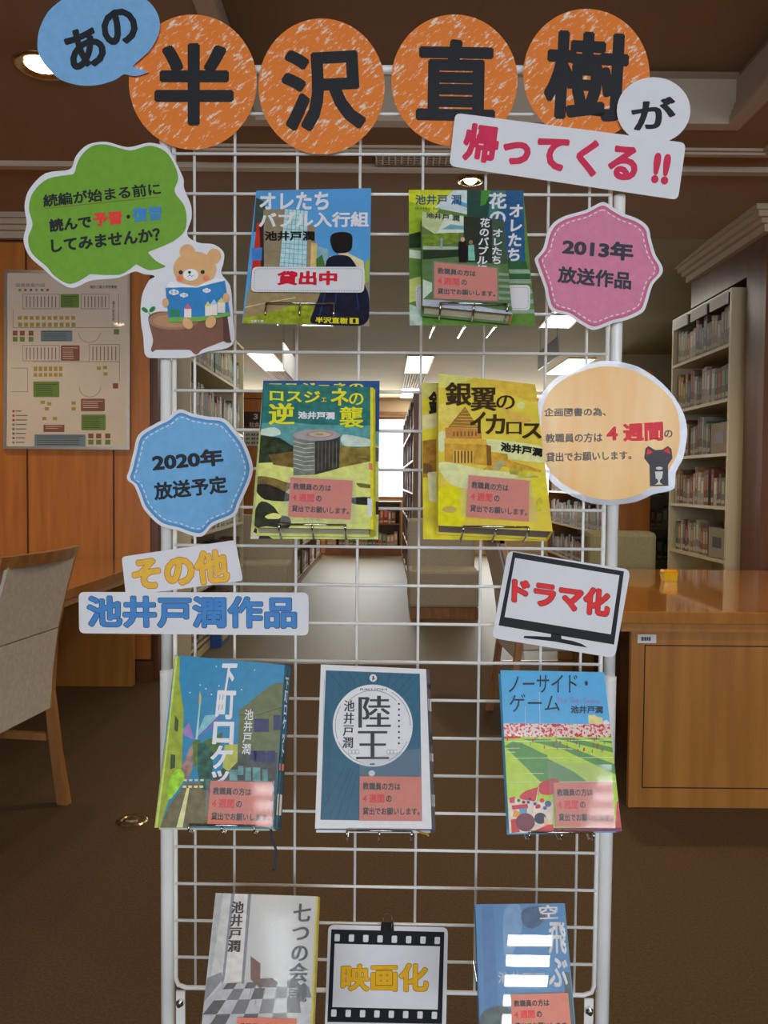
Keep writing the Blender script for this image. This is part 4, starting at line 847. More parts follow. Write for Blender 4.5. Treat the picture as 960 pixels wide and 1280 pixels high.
for i in range(5): a([(700,560+i*60),(822+i*8,560+i*60),(830+i*8,585+i*60),(705,585+i*60)], G(140,160,150), PS+Z*1.6)
a([(104,620),(180,600),(180,740),(104,760)], G(190,200,120), PS+Z*1.4); a([(104,770),(180,790),(182,896),(106,896)], G(170,190,185,0.2), PS+Z*1.4); CLIP[0] = None; b.build('cover_picture', o)
letters(o, [('花\nの', k(*rect(580,100,688,292)), WT, PS+Z*3, 0.03), ('オ\nレ\nた\nち', k((705,170),(788,170),(770,510),(690,510)), WT, PS+Z*3, 0.035), ('池井戸 潤', k(*rect(140,112,415,172)), G(45,80,130), PS+Z*3, 0.015), ('ikeido jun', k(*rect(140,184,290,206)), G(60,100,90), PS+Z*3, 0.0)], S)
b = MB(); card(b, S, rrect(k((140,655),(830,655),(828,806),(145,795)), 0.2), M_paper, PS+Z*4, 0.0002); lo = b.build('loan_strip', o)
b = MB(); dashes(b, S, rrect(k((152,668),(818,668),(816,796),(156,785)), 0.2), 0.5, ink(90, 85, 80), PS+Z*5, 1.6, 1.4); b.build('stitch_line', lo)
t, fc, sp_ = book('small green paperback with a coral loan sticker, upper right of the rack', qb, S, T, G(190,120,60), cover_m=G(90,115,75))
CLIP[0] = qb; b = MB(); a([(178,213),(430,240),(420,330),(260,350),(180,300)], G(185,195,150), Z); a([(330,230),(430,240),(430,340),(270,340)], G(205,215,205), Z*1.3); a([(350,290),(430,300),(430,320),(300,320)], G(110,160,185), Z*1.5); a([(430,240),(600,255),(605,560),(430,560)], G(48,56,48), Z*1.2)
a([(180,350),(400,340),(400,400),(180,430)], G(110,135,50,0.3), Z*1.6); a([(185,420),(420,425),(420,445),(185,440)], G(165,180,165), Z*1.8); a([(185,445),(430,440),(430,480),(185,500)], G(40,58,42), Z*1.9); a([(182,500),(700,530),(722,828),(182,776)], G(88,118,74), Z*1.6); a([(600,255),(668,262),(700,560),(600,540)], G(66,88,76), Z*1.5)
a([(185,620),(240,640),(240,690),(185,740)], G(185,200,190), Z*1.9); a([(185,740),(300,745),(720,815),(722,830),(182,778)], G(170,175,195), Z*2)
for i in range(6): a([(640,580+i*36),(705+i*2,585+i*36),(708+i*2,600+i*36),(640,596+i*36)], G(130,150,140), Z*2)
a([(400,395),(440,385),(455,440),(448,520),(402,518),(397,450)], G(30,28,30), Z*2.4); a(ell(424, 380, 13, 15, 14), G(205,165,140), Z*2.5); a([(458,415),(492,412),(498,508),(458,506)], G(120,190,175), Z*2.4); a(ell(473, 398, 12, 14, 14), G(150,120,90), Z*2.5); a([(290,370),(305,370),(303,432),(290,432)], G(140,150,170), Z*2.4)
CLIP[0] = None; b.build('cover_picture', fc)
letters(fc, [('花\nの\nバ\nブ\nル\n組', k((530,250),(590,255),(570,590),(502,585)), WT, Z*4, 0.03), ('オ\nレ\nた\nち', k((605,315),(665,320),(655,530),(597,525)), WT, Z*4, 0.03), ('池井戸 潤', k((205,216),(405,236),(405,272),(205,250)), G(50,60,60), Z*4, 0.02)], S)
q = k((255,517),(630,553),(632,750),(253,735)); sticker(t, S, q, 0.0025, k((245,508),(640,545),(642,760),(243,748)))
holder(S, k((290,762))[0], k((690,768))[0], T, 'chrome wire holder under the small green paperback', 0.008)
# --- 3 teal and yellow-green hardback over its cover sheet
k = K(4.8, 300, 460); qb = k((145,95),(782,115),(782,967),(85,957)); S = tilted(qb, 0.128); T = 0.022; PS = -(T+0.003)
q = k((140,75),(838,77),(830,1028),(62,1025))
b = MB(); card(b, S, q, G(200,208,140), PS, 0.001, M_paper); o = b.build('cover_sheet', org=S(((q[2][0]+q[3][0])/2, q[2][1]), PS)); tag(o, 'blue-topped cover sheet showing behind the teal and yellow-green hardback', 'cover sheet')
CLIP[0] = q; b = MB(); a([(140,75),(838,77),(836,380),(120,380)], G(48,82,140), PS+Z); a([(780,380),(836,380),(835,470),(780,460)], G(120,165,180), PS+Z); a([(780,470),(835,480),(834,560),(780,560)], G(120,100,110), PS+Z)
a([(790,800),(832,800),(832,880),(790,880)], G(50,50,50), PS+Z); a([(62,1025),(90,960),(200,1026)], G(60,45,45), PS+Z); a([(62,1025),(80,985),(120,1000),(110,1026)], G(215,205,190), PS+Z*2); CLIP[0] = None; b.build('cover_picture', o)
letters(o, [('ロスジェネの', k((175,88),(740,90),(740,130),(175,128)), G(225,210,40), PS+Z*2, 0.03)], S)
t, fc, sp_ = book('teal and yellow-green hardback with a round tower and a coral loan sticker', qb, S, T, G(215,205,50), cover_m=G(52,112,115), bulge=0.006, back_m=G(200,205,120))
CLIP[0] = qb; b = MB(); a([(145,95),(782,115),(782,350),(125,340)], G(48,112,112,0.2), Z)
a([(125,330),(300,325),(450,340),(782,345),(782,470),(118,460)], G(90,150,158,0.2), Z*1.5); a(smoothc([(120,370),(200,355),(235,370),(240,400),(180,410),(118,400)],3), G(195,212,205), Z*2); a(smoothc([(620,400),(700,410),(780,430),(780,470),(640,470),(605,440)],3), G(190,205,200), Z*2)
a([(118,400),(240,420),(320,470),(320,560),(110,570)], G(50,62,46,0.45), Z*2.2); a([(590,460),(700,480),(782,470),(782,560),(590,600)], G(130,112,60,0.35), Z*2.2); a([(110,560),(400,510),(782,520),(782,967),(85,957)], G(206,210,126,0.10), Z*1.8)
a([(170,520),(330,500),(330,600),(200,580)], G(110,90,50,0.3), Z*2.4)
a(smoothc([(105,650),(200,660),(300,690),(320,640),(300,720),(220,760),(100,700)],3), G(120,100,58,0.3), Z*2.4); a(smoothc([(100,700),(180,700),(300,760),(290,800),(150,790),(98,740)],3), G(44,44,38,0.3), Z*2.6)
a(smoothc([(90,860),(130,800),(200,830),(240,880),(300,900),(290,960),(160,950),(88,950)],3), G(50,54,44,0.4), Z*2.6); a(smoothc([(150,890),(200,870),(250,885),(230,905),(170,905)],3), G(212,214,130), Z*3)
a(smoothc([(660,780),(782,775),(782,820),(680,815)],3), G(42,44,40,0.3), Z*2.6); a(smoothc([(700,690),(782,700),(782,720),(720,715)],3), G(110,100,60,0.3), Z*2.6); a(smoothc([(690,540),(760,540),(782,560),(740,550)],3), G(100,90,50), Z*2.6)
a([(318,400),(600,400),(598,560),(585,605),(450,640),(320,645)], G(120,122,118,0.2), Z*3.2)
a([(450,440),(600,410),(595,600),(450,640)], G(62,60,58,0.3), Z*3.5); a(ell(459, 402, 142, 34), G(158,152,164), Z*3.8); a(ell(480, 398, 82, 20), G(176,130,110), Z*4.0); a(ell(480, 398, 66, 15), G(175,170,160), Z*4.2); a(ell(480,398,24,7), G(170,140,80), Z*4.4)
for i in range(7): strip(b, S, k((320, 440+i*26), (385, 456+i*26), (445, 452+i*26)), 0.8, G(190,192,190), Z*3.9)
for i in range(6): strip(b, S, k((470+i*22, 440), (468+i*22, 615-i*4)), 0.7, G(110,108,104), Z*3.9)
CLIP[0] = None; b.build('cover_picture', fc)
YL = G(228,212,46,0.05); mz = 0.022
letters(fc, [('ロスジ', k((180,130),(480,140),(480,212),(180,196)), YL, Z*5.5, 0.015, 1.0, 0.006), ('ェ', k(*rect(487,178,518,202)), YL, Z*5.5, 0.01), ('ネ', k(*rect(545,122,650,225)), YL, Z*5.5, 0.02, 1.0, 0.015), ('の', k(*rect(655,150,740,222)), YL, Z*5.5, 0.005, 1.0, 0.02),
             ('逆', k(*rect(175,210,325,340)), YL, Z*5.5, 0.015, 1.0, 0.025), ('襲', k(*rect(600,232,740,358)), YL, Z*5.5, 0.01, 1.0, 0.02), ('池井戸潤', k((348,260),(568,264),(568,310),(346,305)), WT, Z*5.5, 0.045), ('ダイヤモンド社', k((385,902),(478,905),(478,918),(385,914)), G(120,120,110), Z*5.5, 0.0)], S)
sq = k((303,655),(677,675),(662,910),(288,892)); sticker(t, S, sq, 0.0028, k((290,640),(690,662),(704,935),(240,925)))
b = MB(); card(b, S, rrect(k((772,570),(794,572),(796,612),(774,608)), 0.2, 2), LAB1, 0.0008, 0.0002); card(b, S, rrect(k((764,780),(792,785),(792,892),(768,890)), 0.2, 2), ink(200,205,225), 0.0008, 0.0002); b.build('spine_label', t)
holder(S, k((235,938))[0], k((632,942))[0], T, 'chrome wire holder under the teal and yellow-green hardback', 0.005)
# --- 4 golden book
k = K(4.364, 500, 450); qb = k((210,75),(738,132),(832,935),(208,902)); S = tilted(qb, 0.128, 0.93, 1.015); T = 0.026; PS = -(T+0.003)
q = k((117,125),(733,135),(803,988),(127,978))
b = MB(); card(b, S, q, G(222,196,56,0.15,60), PS, 0.001, M_paper); o = b.build('cover_sheet', org=S(((q[2][0]+q[3][0])/2, q[2][1]), PS)); tag(o, 'golden cover sheet mostly hidden behind the golden book', 'cover sheet')
CLIP[0] = q; b = MB(); a([(118,126),(200,128),(203,200),(120,210)], G(215,205,120), PS+Z); a([(120,300),(205,290),(205,370),(122,380)], G(225,205,150), PS+Z); a([(124,440),(205,430),(205,640),(126,640)], G(160,115,45,0.3), PS+Z); a([(128,560),(175,575),(175,620),(127,620)], G(110,80,50), PS+Z*2); a(rrect([(150,612),(205,608),(205,775),(158,770)],0.2), G(215,210,170), PS+Z*2); CLIP[0] = None; b.build('cover_picture', o)
letters(o, [('銀', k((155,170),(270,175),(270,300),(155,300)), BK, PS+Z*2, 0.03)], S)
t, fc, sp_ = book('golden hardback with a domed hall and dark brush title, coral loan sticker', qb, S, T, G(225,190,60), cover_m=G(226,192,72,0.12,40), page_m=mat('grey_page_edges', ph(120,110,108), rough=0.8, var=0.08))
CLIP[0] = qb; b = MB()
for P, c in [([(210,78),(400,95),(300,130),(212,150)], (222,214,120)), ([(480,110),(738,135),(745,230),(640,200),(560,180)], (238,180,70)), ([(212,250),(300,240),(330,330),(214,340)], (232,196,96)), ([(212,400),(245,390),(245,490),(212,495)], (235,225,170)), ([(460,430),(770,470),(780,560),(500,520)], (235,224,160)),
             ([(214,560),(330,570),(470,600),(700,620),(760,640),(560,650),(400,700),(300,690),(240,640)], (236,226,160)), ([(640,620),(800,640),(810,760),(690,720)], (238,200,60)), ([(214,700),(350,720),(340,900),(209,895)], (230,206,30)), ([(540,240),(640,300),(720,330),(640,340)], (240,170,90))]:
    a(smoothc(P, 3), G(*c), Z)
OC = G(196,150,56,0.2); OD = G(128,88,42); OM = G(212,170,70)
a([(355,252),(428,372),(262,368)], G(150,112,52,0.2), Z*2)
for i in range(6): strip(b, S, k((348-i*14, 272+i*17), (364+i*11, 272+i*18)), 0.8, OM, Z*2.5)
a([(247,368),(438,376),(445,392),(445,430),(250,428)], G(190,130,70), Z*2.2)
for i in range(7): a([(290+i*20,390),(298+i*20,390),(298+i*20,415),(290+i*20,414)], OD, Z*2.8)
a([(243,425),(470,432),(476,462),(243,455)], OM, Z*2.6); a([(243,455),(470,462),(475,575),(243,555)], OC, Z*2.4); a([(290,490),(400,494),(400,568),(290,560)], G(214,176,84), Z*2.6)
for i in range(6): a([(296+i*18,495),(305+i*18,495),(305+i*18,562),(296+i*18,562)], OD, Z*2.9)
a([(470,462),(496,468),(500,575),(475,575)], OD, Z*2.4); a([(496,500),(585,512),(590,545),(770,600),(770,612),(560,580),(520,600),(450,600),(496,560)], OC, Z*2.3); a([(530,550),(580,548),(545,600),(500,600)], G(170,160,120), Z*2.6); a([(590,560),(700,590),(690,640),(600,620)], G(180,165,60,0.3), Z*1.8)
a(ell(660, 248, 22, 20), G(238,222,150), Z*2); a(ell(762, 790, 22, 36), G(190,180,50,0.2), Z*2); a(ell(270, 815, 40, 18), G(190,165,90), Z*2)
CLIP[0] = None; b.build('cover_picture', fc)
DB = G(56,40,26,0.1)
letters(fc, [('銀', k(*rect(250,122,388,250)), DB, Z*5, 0.012, 1.0, 0.022), ('翼', k(*rect(388,150,525,278)), DB, Z*5, 0.012, 1.0, 0.02), ('の', k(*rect(527,192,625,268)), DB, Z*5, 0.0, 1.0, 0.022), ('イ', k(*rect(385,282,465,400)), DB, Z*5, 0.015, 1.0, 0.03), ('カ', k(*rect(468,296,572,404)), DB, Z*5, 0.012, 1.0, 0.02), ('ロ', k(*rect(582,338,662,405)), DB, Z*5, 0.0, 1.0, 0.025), ('ス', k(*rect(668,345,772,428)), DB, Z*5, 0.02, 1.0, 0.02),
             ('池井戸潤', k((550,446),(778,482),(775,530),(548,497)), BK, Z*5, 0.045)], S)
sq = k((377,628),(705,658),(703,880),(362,855)); sticker(t, S, sq, 0.0025, k((328,700),(372,622),(712,652),(746,815),(746,886),(330,852)))
holder(S, k((345,908))[0], k((700,912))[0], T, 'chrome wire holder under the golden hardback', 0.005)
# --- 5 street and rocket cover
k = K(4.265, 180, 800); qb = k((165,80),(750,132),(695,1008),(55,1000)); S = tilted(qb, 0.134); T = 0.024
t, fc, sp_ = book('hardback with a street and rocket trail under blue sky, coral loan sticker', qb, S, T, G(50,84,100,0.3), cover_m=G(46,132,184,0.05), bulge=0.006, back_m=G(190,190,160))
CLIP[0] = qb; b = MB()
a([(508,375),(600,300),(690,232),(748,226),(705,760),(495,755)], G(100,112,86,0.12), Z*1.4); a([(505,600),(712,600),(700,1000),(340,995),(345,760)], G(72,80,82,0.3), Z*1.5)
for (x0, y0, x1, y1) in [(585,420,665,490), (690,400,728,480), (585,590,650,650), (570,590,600,640), (655,590,700,650)]: a(rect(x0, y0, x1, y1), G(54,62,110,0.15), Z*1.9)
for (x0, y0, x1, y1) in [(500,670,530,720), (540,680,570,750), (580,680,620,752), (632,690,660,752), (455,690,498,750)]: a(rect(x0, y0, x1, y1), G(96,140,150,0.3), Z*2)
a([(55,1000),(90,720),(140,350),(165,82),(192,90),(188,220),(212,380),(200,700),(130,860),(85,1000)], G(150,165,62,0.15), Z*1.6); a([(168,82),(180,84),(110,700),(72,1000),(58,1000),(120,560)], G(190,205,110), Z*1.9)
a([(165,400),(185,430),(180,490),(162,480)], G(60,80,60), Z*2); a([(142,610),(168,612),(165,680),(140,690)], G(60,80,60), Z*2); a(smoothc([(132,760),(160,700),(200,690),(215,740),(180,800),(130,850)],3), G(150,200,60,0.25), Z*2.2)
a([(190,700),(250,560),(275,560),(255,700),(225,760)], G(150,120,120,0.35), Z*1.8); a([(85,1000),(135,880),(225,760),(320,760),(350,820),(345,995)], G(112,106,82,0.2), Z*2)
a([(172,1000),(228,790),(242,790),(206,1000)], G(212,210,160), Z*2.4)
for x in (210, 240, 270, 300): a([(x,742),(x+18,742),(x+18,752),(x,752)], G(212,210,160), Z*2.4); a([(x-4,776),(x+16,776),(x+16,788),(x-4,788)], G(212,210,160), Z*2.4)
a([(285,560),(320,540),(370,600),(360,800),(310,800),(285,700)], G(44,92,84,0.45), Z*2.2); a([(260,540),(300,530),(300,600),(270,700),(262,620)], G(90,120,60,0.3), Z*2.1); a([(320,540),(420,490),(400,600),(340,600)], G(70,110,60,0.2), Z*1.6); a([(430,560),(500,555),(498,650),(450,700),(420,680)], G(176,180,90), Z*1.6)
a([(270,530),(325,402),(405,396)], G(126,182,200), Z*1.7); a([(270,530),(405,396),(400,450)], G(100,110,190), Z*1.8); a([(205,480),(240,440),(268,530),(215,510)], G(150,120,185), Z*1.8); a([(296,330),(302,330),(286,530),(274,530)], G(170,205,210), Z*2.2); a([(298,272),(306,300),(304,345),(292,345),(294,300)], G(196,170,120), Z*2.4)
for (x, y) in [(385,140),(245,280),(330,260),(360,290),(520,265),(400,245),(300,240),(590,160)]: a(ell(x, y, 4, 4, 6), WT, Z*2)
strip(b, S, k((500,400),(600,400),(735,360)), 0.6, G(50,60,50), Z*2.4)
CLIP[0] = None; b.build('cover_picture', fc)
letters(fc, [('下', k((418,125),(500,125),(470,275),(400,275)), WT, Z*4, 0.036), ('町', k((392,268),(492,268),(485,425),(378,420)), WT, Z*4, 0.036), ('ロ', k((372,435),(482,435),(476,558),(362,555)), WT, Z*4, 0.036), ('ケ', k((368,562),(484,562),(450,690),(342,686)), WT, Z*4, 0.036), ('ッ', k((362,696),(455,696),(445,772),(352,768)), WT, Z*4, 0.035),
             ('池\n井\n戸\n潤', k((538,370),(585,370),(568,610),(520,608)), WT, Z*4, 0.01)], S)
b = MB(); n = S.n
BU = 0.006
def spx(uv, k0):  # point on the spine: uv = share down the spine, k0 = share of depth
    tr_, br_p = S(qb[1], 0), S(qb[2], 0); kk_ = min(1.0, k0); return tr_*(1-uv)+br_p*uv+S.ex*(BU*kk_+0.0004)-n*(0.006*kk_**2-0.0004)
for (u0, u1, k0, k1_, m) in [(0.0, 0.45, 0, 1, G(42,105,150)), (0.45, 1.0, 0, 1, G(50,70,80,0.3)), (0.62, 0.66, 0.1, 0.9, LAB1), (0.80, 0.92, 0.1, 0.9, LABW)]:
    e = S.ex*(0.0003 if (k0 > 0) else 0); b.poly([spx(u0, k0)+e, spx(u0, k1_)+e, spx(u1, k1_)+e, spx(u1, k0)+e], m)
v_, f_ = glyphs('下\n町\nロ\nケ\nッ\nト', 0.03); b.add([spx(0.08+0.5*(1-vv[1]), 0.2+0.6*vv[0])+S.ex*0.0006 for vv in v_], f_, WT); b.build('spine_print', sp_)
sticker(t, S, k((355,750),(687,760),(680,998),(337,990)), 0.0026, k((330,742),(695,752),(688,1004),(326,940)))
P = [S(p, -0.012) for p in smoothc(k((675,990),(683,1060),(705,1130),(692,1230),(690,1100)), 6)[:20]]
b = MB()
for p1, p2 in zip(P[:-1], P[1:]): b.hexa([p1-S.ex*.0016, p1+S.ex*.0016, p1+S.ex*.0016-n*.0004, p1-S.ex*.0016-n*.0004], [p2-S.ex*.0016, p2+S.ex*.0016, p2+S.ex*.0016-n*.0004, p2-S.ex*.0016-n*.0004], mat('navy_ribbon', (0.01, 0.015, 0.035), rough=0.6, var=0.1))
b.build('ribbon_bookmark', t)
holder(S, k((240,985))[0], k((590,990))[0], T, 'chrome wire holder hidden behind the street and rocket hardback', 0.006, 0.003)
# --- 6 white and slate blue cover
k = K(5.122, 380, 810); qb = k((108,105),(782,135),(818,1158),(70,1155)); S = tilted(qb, 0.130); T = 0.024
t, fc, sp_ = book('white-bordered slate blue hardback with a large white disc, middle of the rack', qb, S, T, G(96,96,104), cover_m=G(218,216,228,0.02), bulge=0.0045)
BU = 0.0045
CLIP[0] = qb; b = MB(); a([(140,143),(742,165),(755,1108),(105,1100)], G(62,104,134,0.05), Z)
LNc = G(40,72,100,0.05)
for e in [((152,150),(262,272)),((215,150),(300,245)),((280,152),(330,232)),((330,155),(370,225)),((700,170),(600,280)),((735,170),(640,300)),((640,165),(560,250)),((560,162),(520,235)),((300,770),(160,1090)),((340,800),(260,1095)),((260,760),(112,1050)),((315,785),(210,1095)),((400,155),(410,225)),((480,158),(470,222))]: strip(b, S, k(*e), 0.45, LNc, Z*1.5)
for i in range(14):
    x = 150+i*44
    if x < 700: strip(b, S, k((x, 150+i*0.8), (x-14, 330)), 0.22, LNc, Z*1.4)
for i in range(6): strip(b, S, k((130+i*9, 200+i*60), (115+i*9, 1000)), 0.25, LNc, Z*1.4)
a(ell(440, 497, 256, 263, 64), G(224,222,230,0.02), Z*2); a(ell(443, 192, 24, 24), G(224,222,230,0.02), Z*2); a(ell(434, 802, 20, 19), G(205,214,226,0.02), Z*2)
rr_ = ell(440, 497, 240, 247, 72); strip(b, S, k(*rr_[5:14]), 0.45, LNc, Z*3); strip(b, S, k(*rr_[22:32]), 0.45, LNc, Z*3); strip(b, S, k(*(rr_[32:43])), 0.45, LNc, Z*3); strip(b, S, k(*(rr_[60:72]+rr_[0:1])), 0.45, LNc, Z*3)
r2 = ell(440, 497, 215, 225, 72); strip(b, S, k(*r2[45:64]), 0.45, LNc, Z*3)
for i in range(8): a(ell(608, 358+i*36, 7, 7, 8), LNc, Z*3)
for x in (540, 562, 585, 295, 318, 340): strip(b, S, k(*ell(x, 665, 13, 14, 14)), 0.35, LNc, Z*3)
a([(438,180),(448,178),(446,192),(456,200),(446,200),(440,208),(436,204),(440,194)], BK, Z*3); a(rect(422, 738, 452, 749), G(90,90,100), Z*3)
CLIP[0] = None; b.build('cover_picture', fc)
DG = G(66,70,76,0.04)
letters(fc, [('陸', k(*rect(352,306,552,510)), DG, Z*4, -0.002, 1.0, 0.02), ('王', k(*rect(338,532,540,712)), DG, Z*4, -0.004, 1.0, 0.022), ('池\n井\n戸\n潤', k((258,335),(324,335),(314,642),(246,640)), G(48,50,56), Z*4, 0.0, 1.0, 0.02), ('RIKUOH', k(*rect(360,258,530,272)), LNc, Z*4, 0.0)], S)
sticker(t, S, k((357,820),(750,825),(753,1108),(355,1105)), 0.0026, k((355,720),(752,640),(756,1110),(353,1108)))
b = MB(); e_ = k((70,1158),(818,1161),(818,1168),(76,1165)); flat(b, S, e_, G(48,60,140), -0.0005); b.build('lower_edge', fc)
b = MB()
for (u0, u1, m) in [(0.0, 1.0, G(96,96,104)), (0.10, 0.13, BK), (0.2, 0.28, G(215,214,222)), (0.42, 0.5, G(60,70,80)), (0.55, 0.6, G(200,200,210)), (0.8, 0.87, G(190,190,200))]:
    e = S.ex*(0.0004 if u0 > 0 else 0); b.poly([spx(u0, 0.05)+e, spx(u0, 0.95)+e, spx(u1, 0.95)+e, spx(u1, 0.05)+e], m)
b.build('spine_print', sp_)
b = MB(); P = [S(p, -0.012) for p in k((720,1165),(760,1185),(790,1192),(798,1205))]; b.tube(P, 0.0012, mat('yellow_ribbon', (0.5, 0.35, 0.02), rough=0.6, var=0.1), 6); b.build('ribbon_bookmark', t)
holder(S, k((275,1168))[0], k((690,1172))[0], T, 'chrome wire holder under the slate blue hardback', 0.006, 0.004)
# --- 7 stadium cover
k = K(4.8, 600, 810); qb = k((123,133),(745,145),(850,1098),(175,1112)); S = tilted(qb, 0.128); T = 0.020
t, fc, sp_ = book('hardback with a sports field under bright blue sky, coral loan sticker, right side', qb, S, T, G(80,160,220), cover_m=G(82,164,222,0.04))
CLIP[0] = qb; b = MB()
m_cr = mat('printed_crowd', ph(222, 200, 200), rough=0.12, col2=ph(205, 60, 70), vscale=330, lo=0.44, hi=0.50)
a([(140,452),(782,458),(792,535),(145,532)], m_cr, Z*1.5); a([(145,532),(792,535),(850,1098),(175,1112)], G(172,200,66,0.06), Z)
a([(145,530),(245,530),(245,540),(146,545)], G(190,50,50), Z*2)
DGN = G(86,138,74,0.08)
a([(148,590),(195,560),(250,570),(405,645),(405,800),(365,805)], DGN, Z*1.5); a([(400,660),(560,740),(640,800),(370,805)], DGN, Z*1.4); a([(250,545),(420,548),(815,700),(818,762),(500,610)], DGN, Z*1.5); a([(440,540),(560,540),(805,600),(808,630)], DGN, Z*1.6); a([(620,540),(700,540),(795,560),(798,575)], DGN, Z*1.6)
for e in [((200,662),(500,658)),((520,660),(805,655)),((240,752),(382,752)),((165,803),(430,803)),((160,602),(240,600)),((160,625),(210,625)),((400,600),(560,606)),((150,560),(790,552)),((430,803),(820,800))]: strip(b, S, k(*e), 0.7, G(205,225,190), Z*2)
for x, y0 in ((275, 350), (362, 262)): strip(b, S, k((x-6 if x > 300 else x-4, y0), (x, 545)), 0.5, G(190,215,232), Z*2.4)
strip(b, S, k((272,472),(364,474)), 0.4, G(190,215,232), Z*2.4)
random.seed(3)
for i in range(34):
    x = 160+random.random()*600; y = 545+random.random()*60*(1 if x < 560 else 1.3); c = random.choice([(190,50,50),(70,120,150),(90,150,170),(200,60,60)])
    a(ell(x, y, 4, 8, 8), G(*c), Z*2.6); a(ell(x, y-10, 3, 3, 6), G(60,50,50), Z*2.6)
a([(650,402),(690,400),(700,412),(735,418),(738,456),(652,455)], G(215,200,140), Z*2); a([(740,440),(760,430),(775,445),(778,457),(740,457)], G(222,222,222), Z*2)
a([(170,900),(340,918),(440,920),(430,1106),(175,1110)], G(222,196,188,0.15), Z*2); a([(820,920),(838,920),(850,1096),(812,1098)], G(200,80,90,0.2), Z*2)
RF = G(190,46,60,0.1); a(smoothc([(238,900),(270,860),(345,835),(352,830),(350,880),(325,920),(300,915)],3), RF, Z*2.6); a(smoothc([(352,830),(380,800),(465,785),(470,840),(430,880),(365,875)],3), RF, Z*2.5); strip(b, S, k((352,835),(320,1000)), 1.0, G(225,215,205), Z*2.7)
a([(190,945),(285,935),(290,960),(195,970)], RF, Z*2.8); a([(175,900),(210,890),(208,930),(178,930)], RF, Z*2.8); a([(205,970),(240,985),(240,1020),(195,1010)], G(226,140,60), Z*2.8); a([(235,965),(282,960),(282,1000),(240,1000)], G(80,140,190), Z*2.9)
for (x, y, r, c) in [(272,1045,58,(110,40,60)),(362,1022,36,(36,30,60)),(232,915,10,(40,40,60)),(262,925,10,(60,40,50)),(290,925,10,(40,60,120)),(330,935,10,(40,60,120)),(350,950,14,(180,50,60)),(372,915,14,(190,50,60)),(408,935,20,(50,80,130)),(342,955,10,(190,60,60)),(390,960,12,(60,90,150)),(300,905,9,(60,50,80))]: a(ell(x, y, r, r*0.95, 20), G(*c), Z*3)
a([(320,1100),(400,1062),(440,1058),(440,1106)], G(200,36,50), Z*3.2); a([(385,1010),(420,1040),(420,1062),(385,1065)], G(224,180,140), Z*3.1); a([(185,1030),(215,1025),(240,1105),(190,1110)], G(190,50,60), Z*2.9)
a([(430,1080),(845,1078),(850,1098),(430,1106)], G(120,36,70,0.3), Z*2.9)
CLIP[0] = None; b.build('cover_picture', fc)
NV = G(38,44,66,0.05)
letters(fc, [('ノーサイド・', k((175,165),(648,158),(648,268),(172,270)), NV, Z*4, 0.0), ('ゲーム', k((178,275),(480,280),(478,380),(175,385)), NV, Z*4, 0.0), ('No Side Game', k((468,290),(725,300),(727,334),(468,330)), G(150,130,190), Z*4, 0.0), ('池井戸潤', k((545,345),(737,348),(737,393),(545,392)), G(50,60,76), Z*4, 0.03)], S)
sticker(t, S, k((440,808),(792,803),(810,1078),(458,1072)), 0.0026, k((403,680),(790,700),(812,1082),(428,1076)))
holder(S, k((295,1105))[0], k((680,1108))[0], T, 'chrome wire holder under the sports field hardback', 0.006, 0.004)
# --- 8 grey room cover
k = K(2.4, 180, 1090); qb = k((215,63),(517,73),(494,597),(158,595)); S = tilted(qb, 0.128, dt=1.02, db=0.925); T = 0.020
t, fc, sp_ = book('hardback with an empty grey room, a chair and checked floor, lower left', qb, S, T, G(196,184,90), bulge=0.004, jacket=M_jacket2, cover_m=G(190,190,196,0.04,20))
CLIP[0] = qb; b = MB(); a([(215,63),(270,65),(243,330),(190,350)], G(196,196,200), Z); a([(215,63),(238,64),(200,318),(190,350)], G(172,174,184), Z*1.4); a([(262,65),(272,65),(243,318),(232,340)], G(130,136,152), Z*1.5); a([(272,65),(312,67),(292,335),(240,333)], G(212,208,212), Z*1.6); a([(312,67),(322,67),(300,335),(292,335)], G(120,126,140), Z*1.7)
a([(190,318),(232,300),(238,320),(176,395)], G(130,134,146), Z*1.8); a([(176,395),(240,334),(320,326),(508,320),(494,597),(158,595)], G(178,180,188), Z*1.6)
u0, v0 = np.array((230, 335.0)), None
TLf, TRf, BRf, BLf = [np.array(p, float) for p in ((250, 334), (520, 322), (620, 600), (40, 600))]
def fp(s, t_): return tuple((TLf*(1-s)+TRf*s)*(1-t_)+(BLf*(1-s)+BRf*s)*t_)
for i in range(9):
    for j in range(6):
        if (i+j) % 2 == 0:
            t0, t1 = (j/6)**1.5, ((j+1)/6)**1.5; P = [fp(i/9, t0), fp((i+1)/9, t0), fp((i+1)/9, t1), fp(i/9, t1)]
            if all(((176-(p[1]-395)*0.09 if p[1] > 395 else 176+(395-p[1])*1.1) < p[0] < 511-(p[1]-320)*0.058) for p in P): a(P, G(112,112,120,0.1) if (i*j) % 3 else G(84,82,88), Z*2)
for e in [((330,320),(312,388)),((385,335),(395,400)),((345,345),(332,400)),((400,330),(405,375)),((312,388),(395,350))]: strip(b, S, k(*e), 0.5, G(100,100,108), Z*3)
a([(320,252),(350,275),(347,345),(320,322)], G(112,76,66), Z*3.5); a([(322,322),(385,318),(402,334),(347,348)], G(76,52,52), Z*3.4)
CLIP[0] = None; b.build('cover_picture', fc)
letters(fc, [('池\n井\n戸\n潤', k((264,88),(300,88),(288,240),(250,240)), G(40,42,46), Z*4.5, 0.01, 1.0, 0.03), ('七\nつ\nの\n会\n議', k((450,95),(502,95),(487,390),(430,390)), G(56,64,74), Z*4.5, 0.014, 1.0, 0.02)], S)
sticker(t, S, k((280,436),(458,440),(452,560),(272,556)), 0.0024)
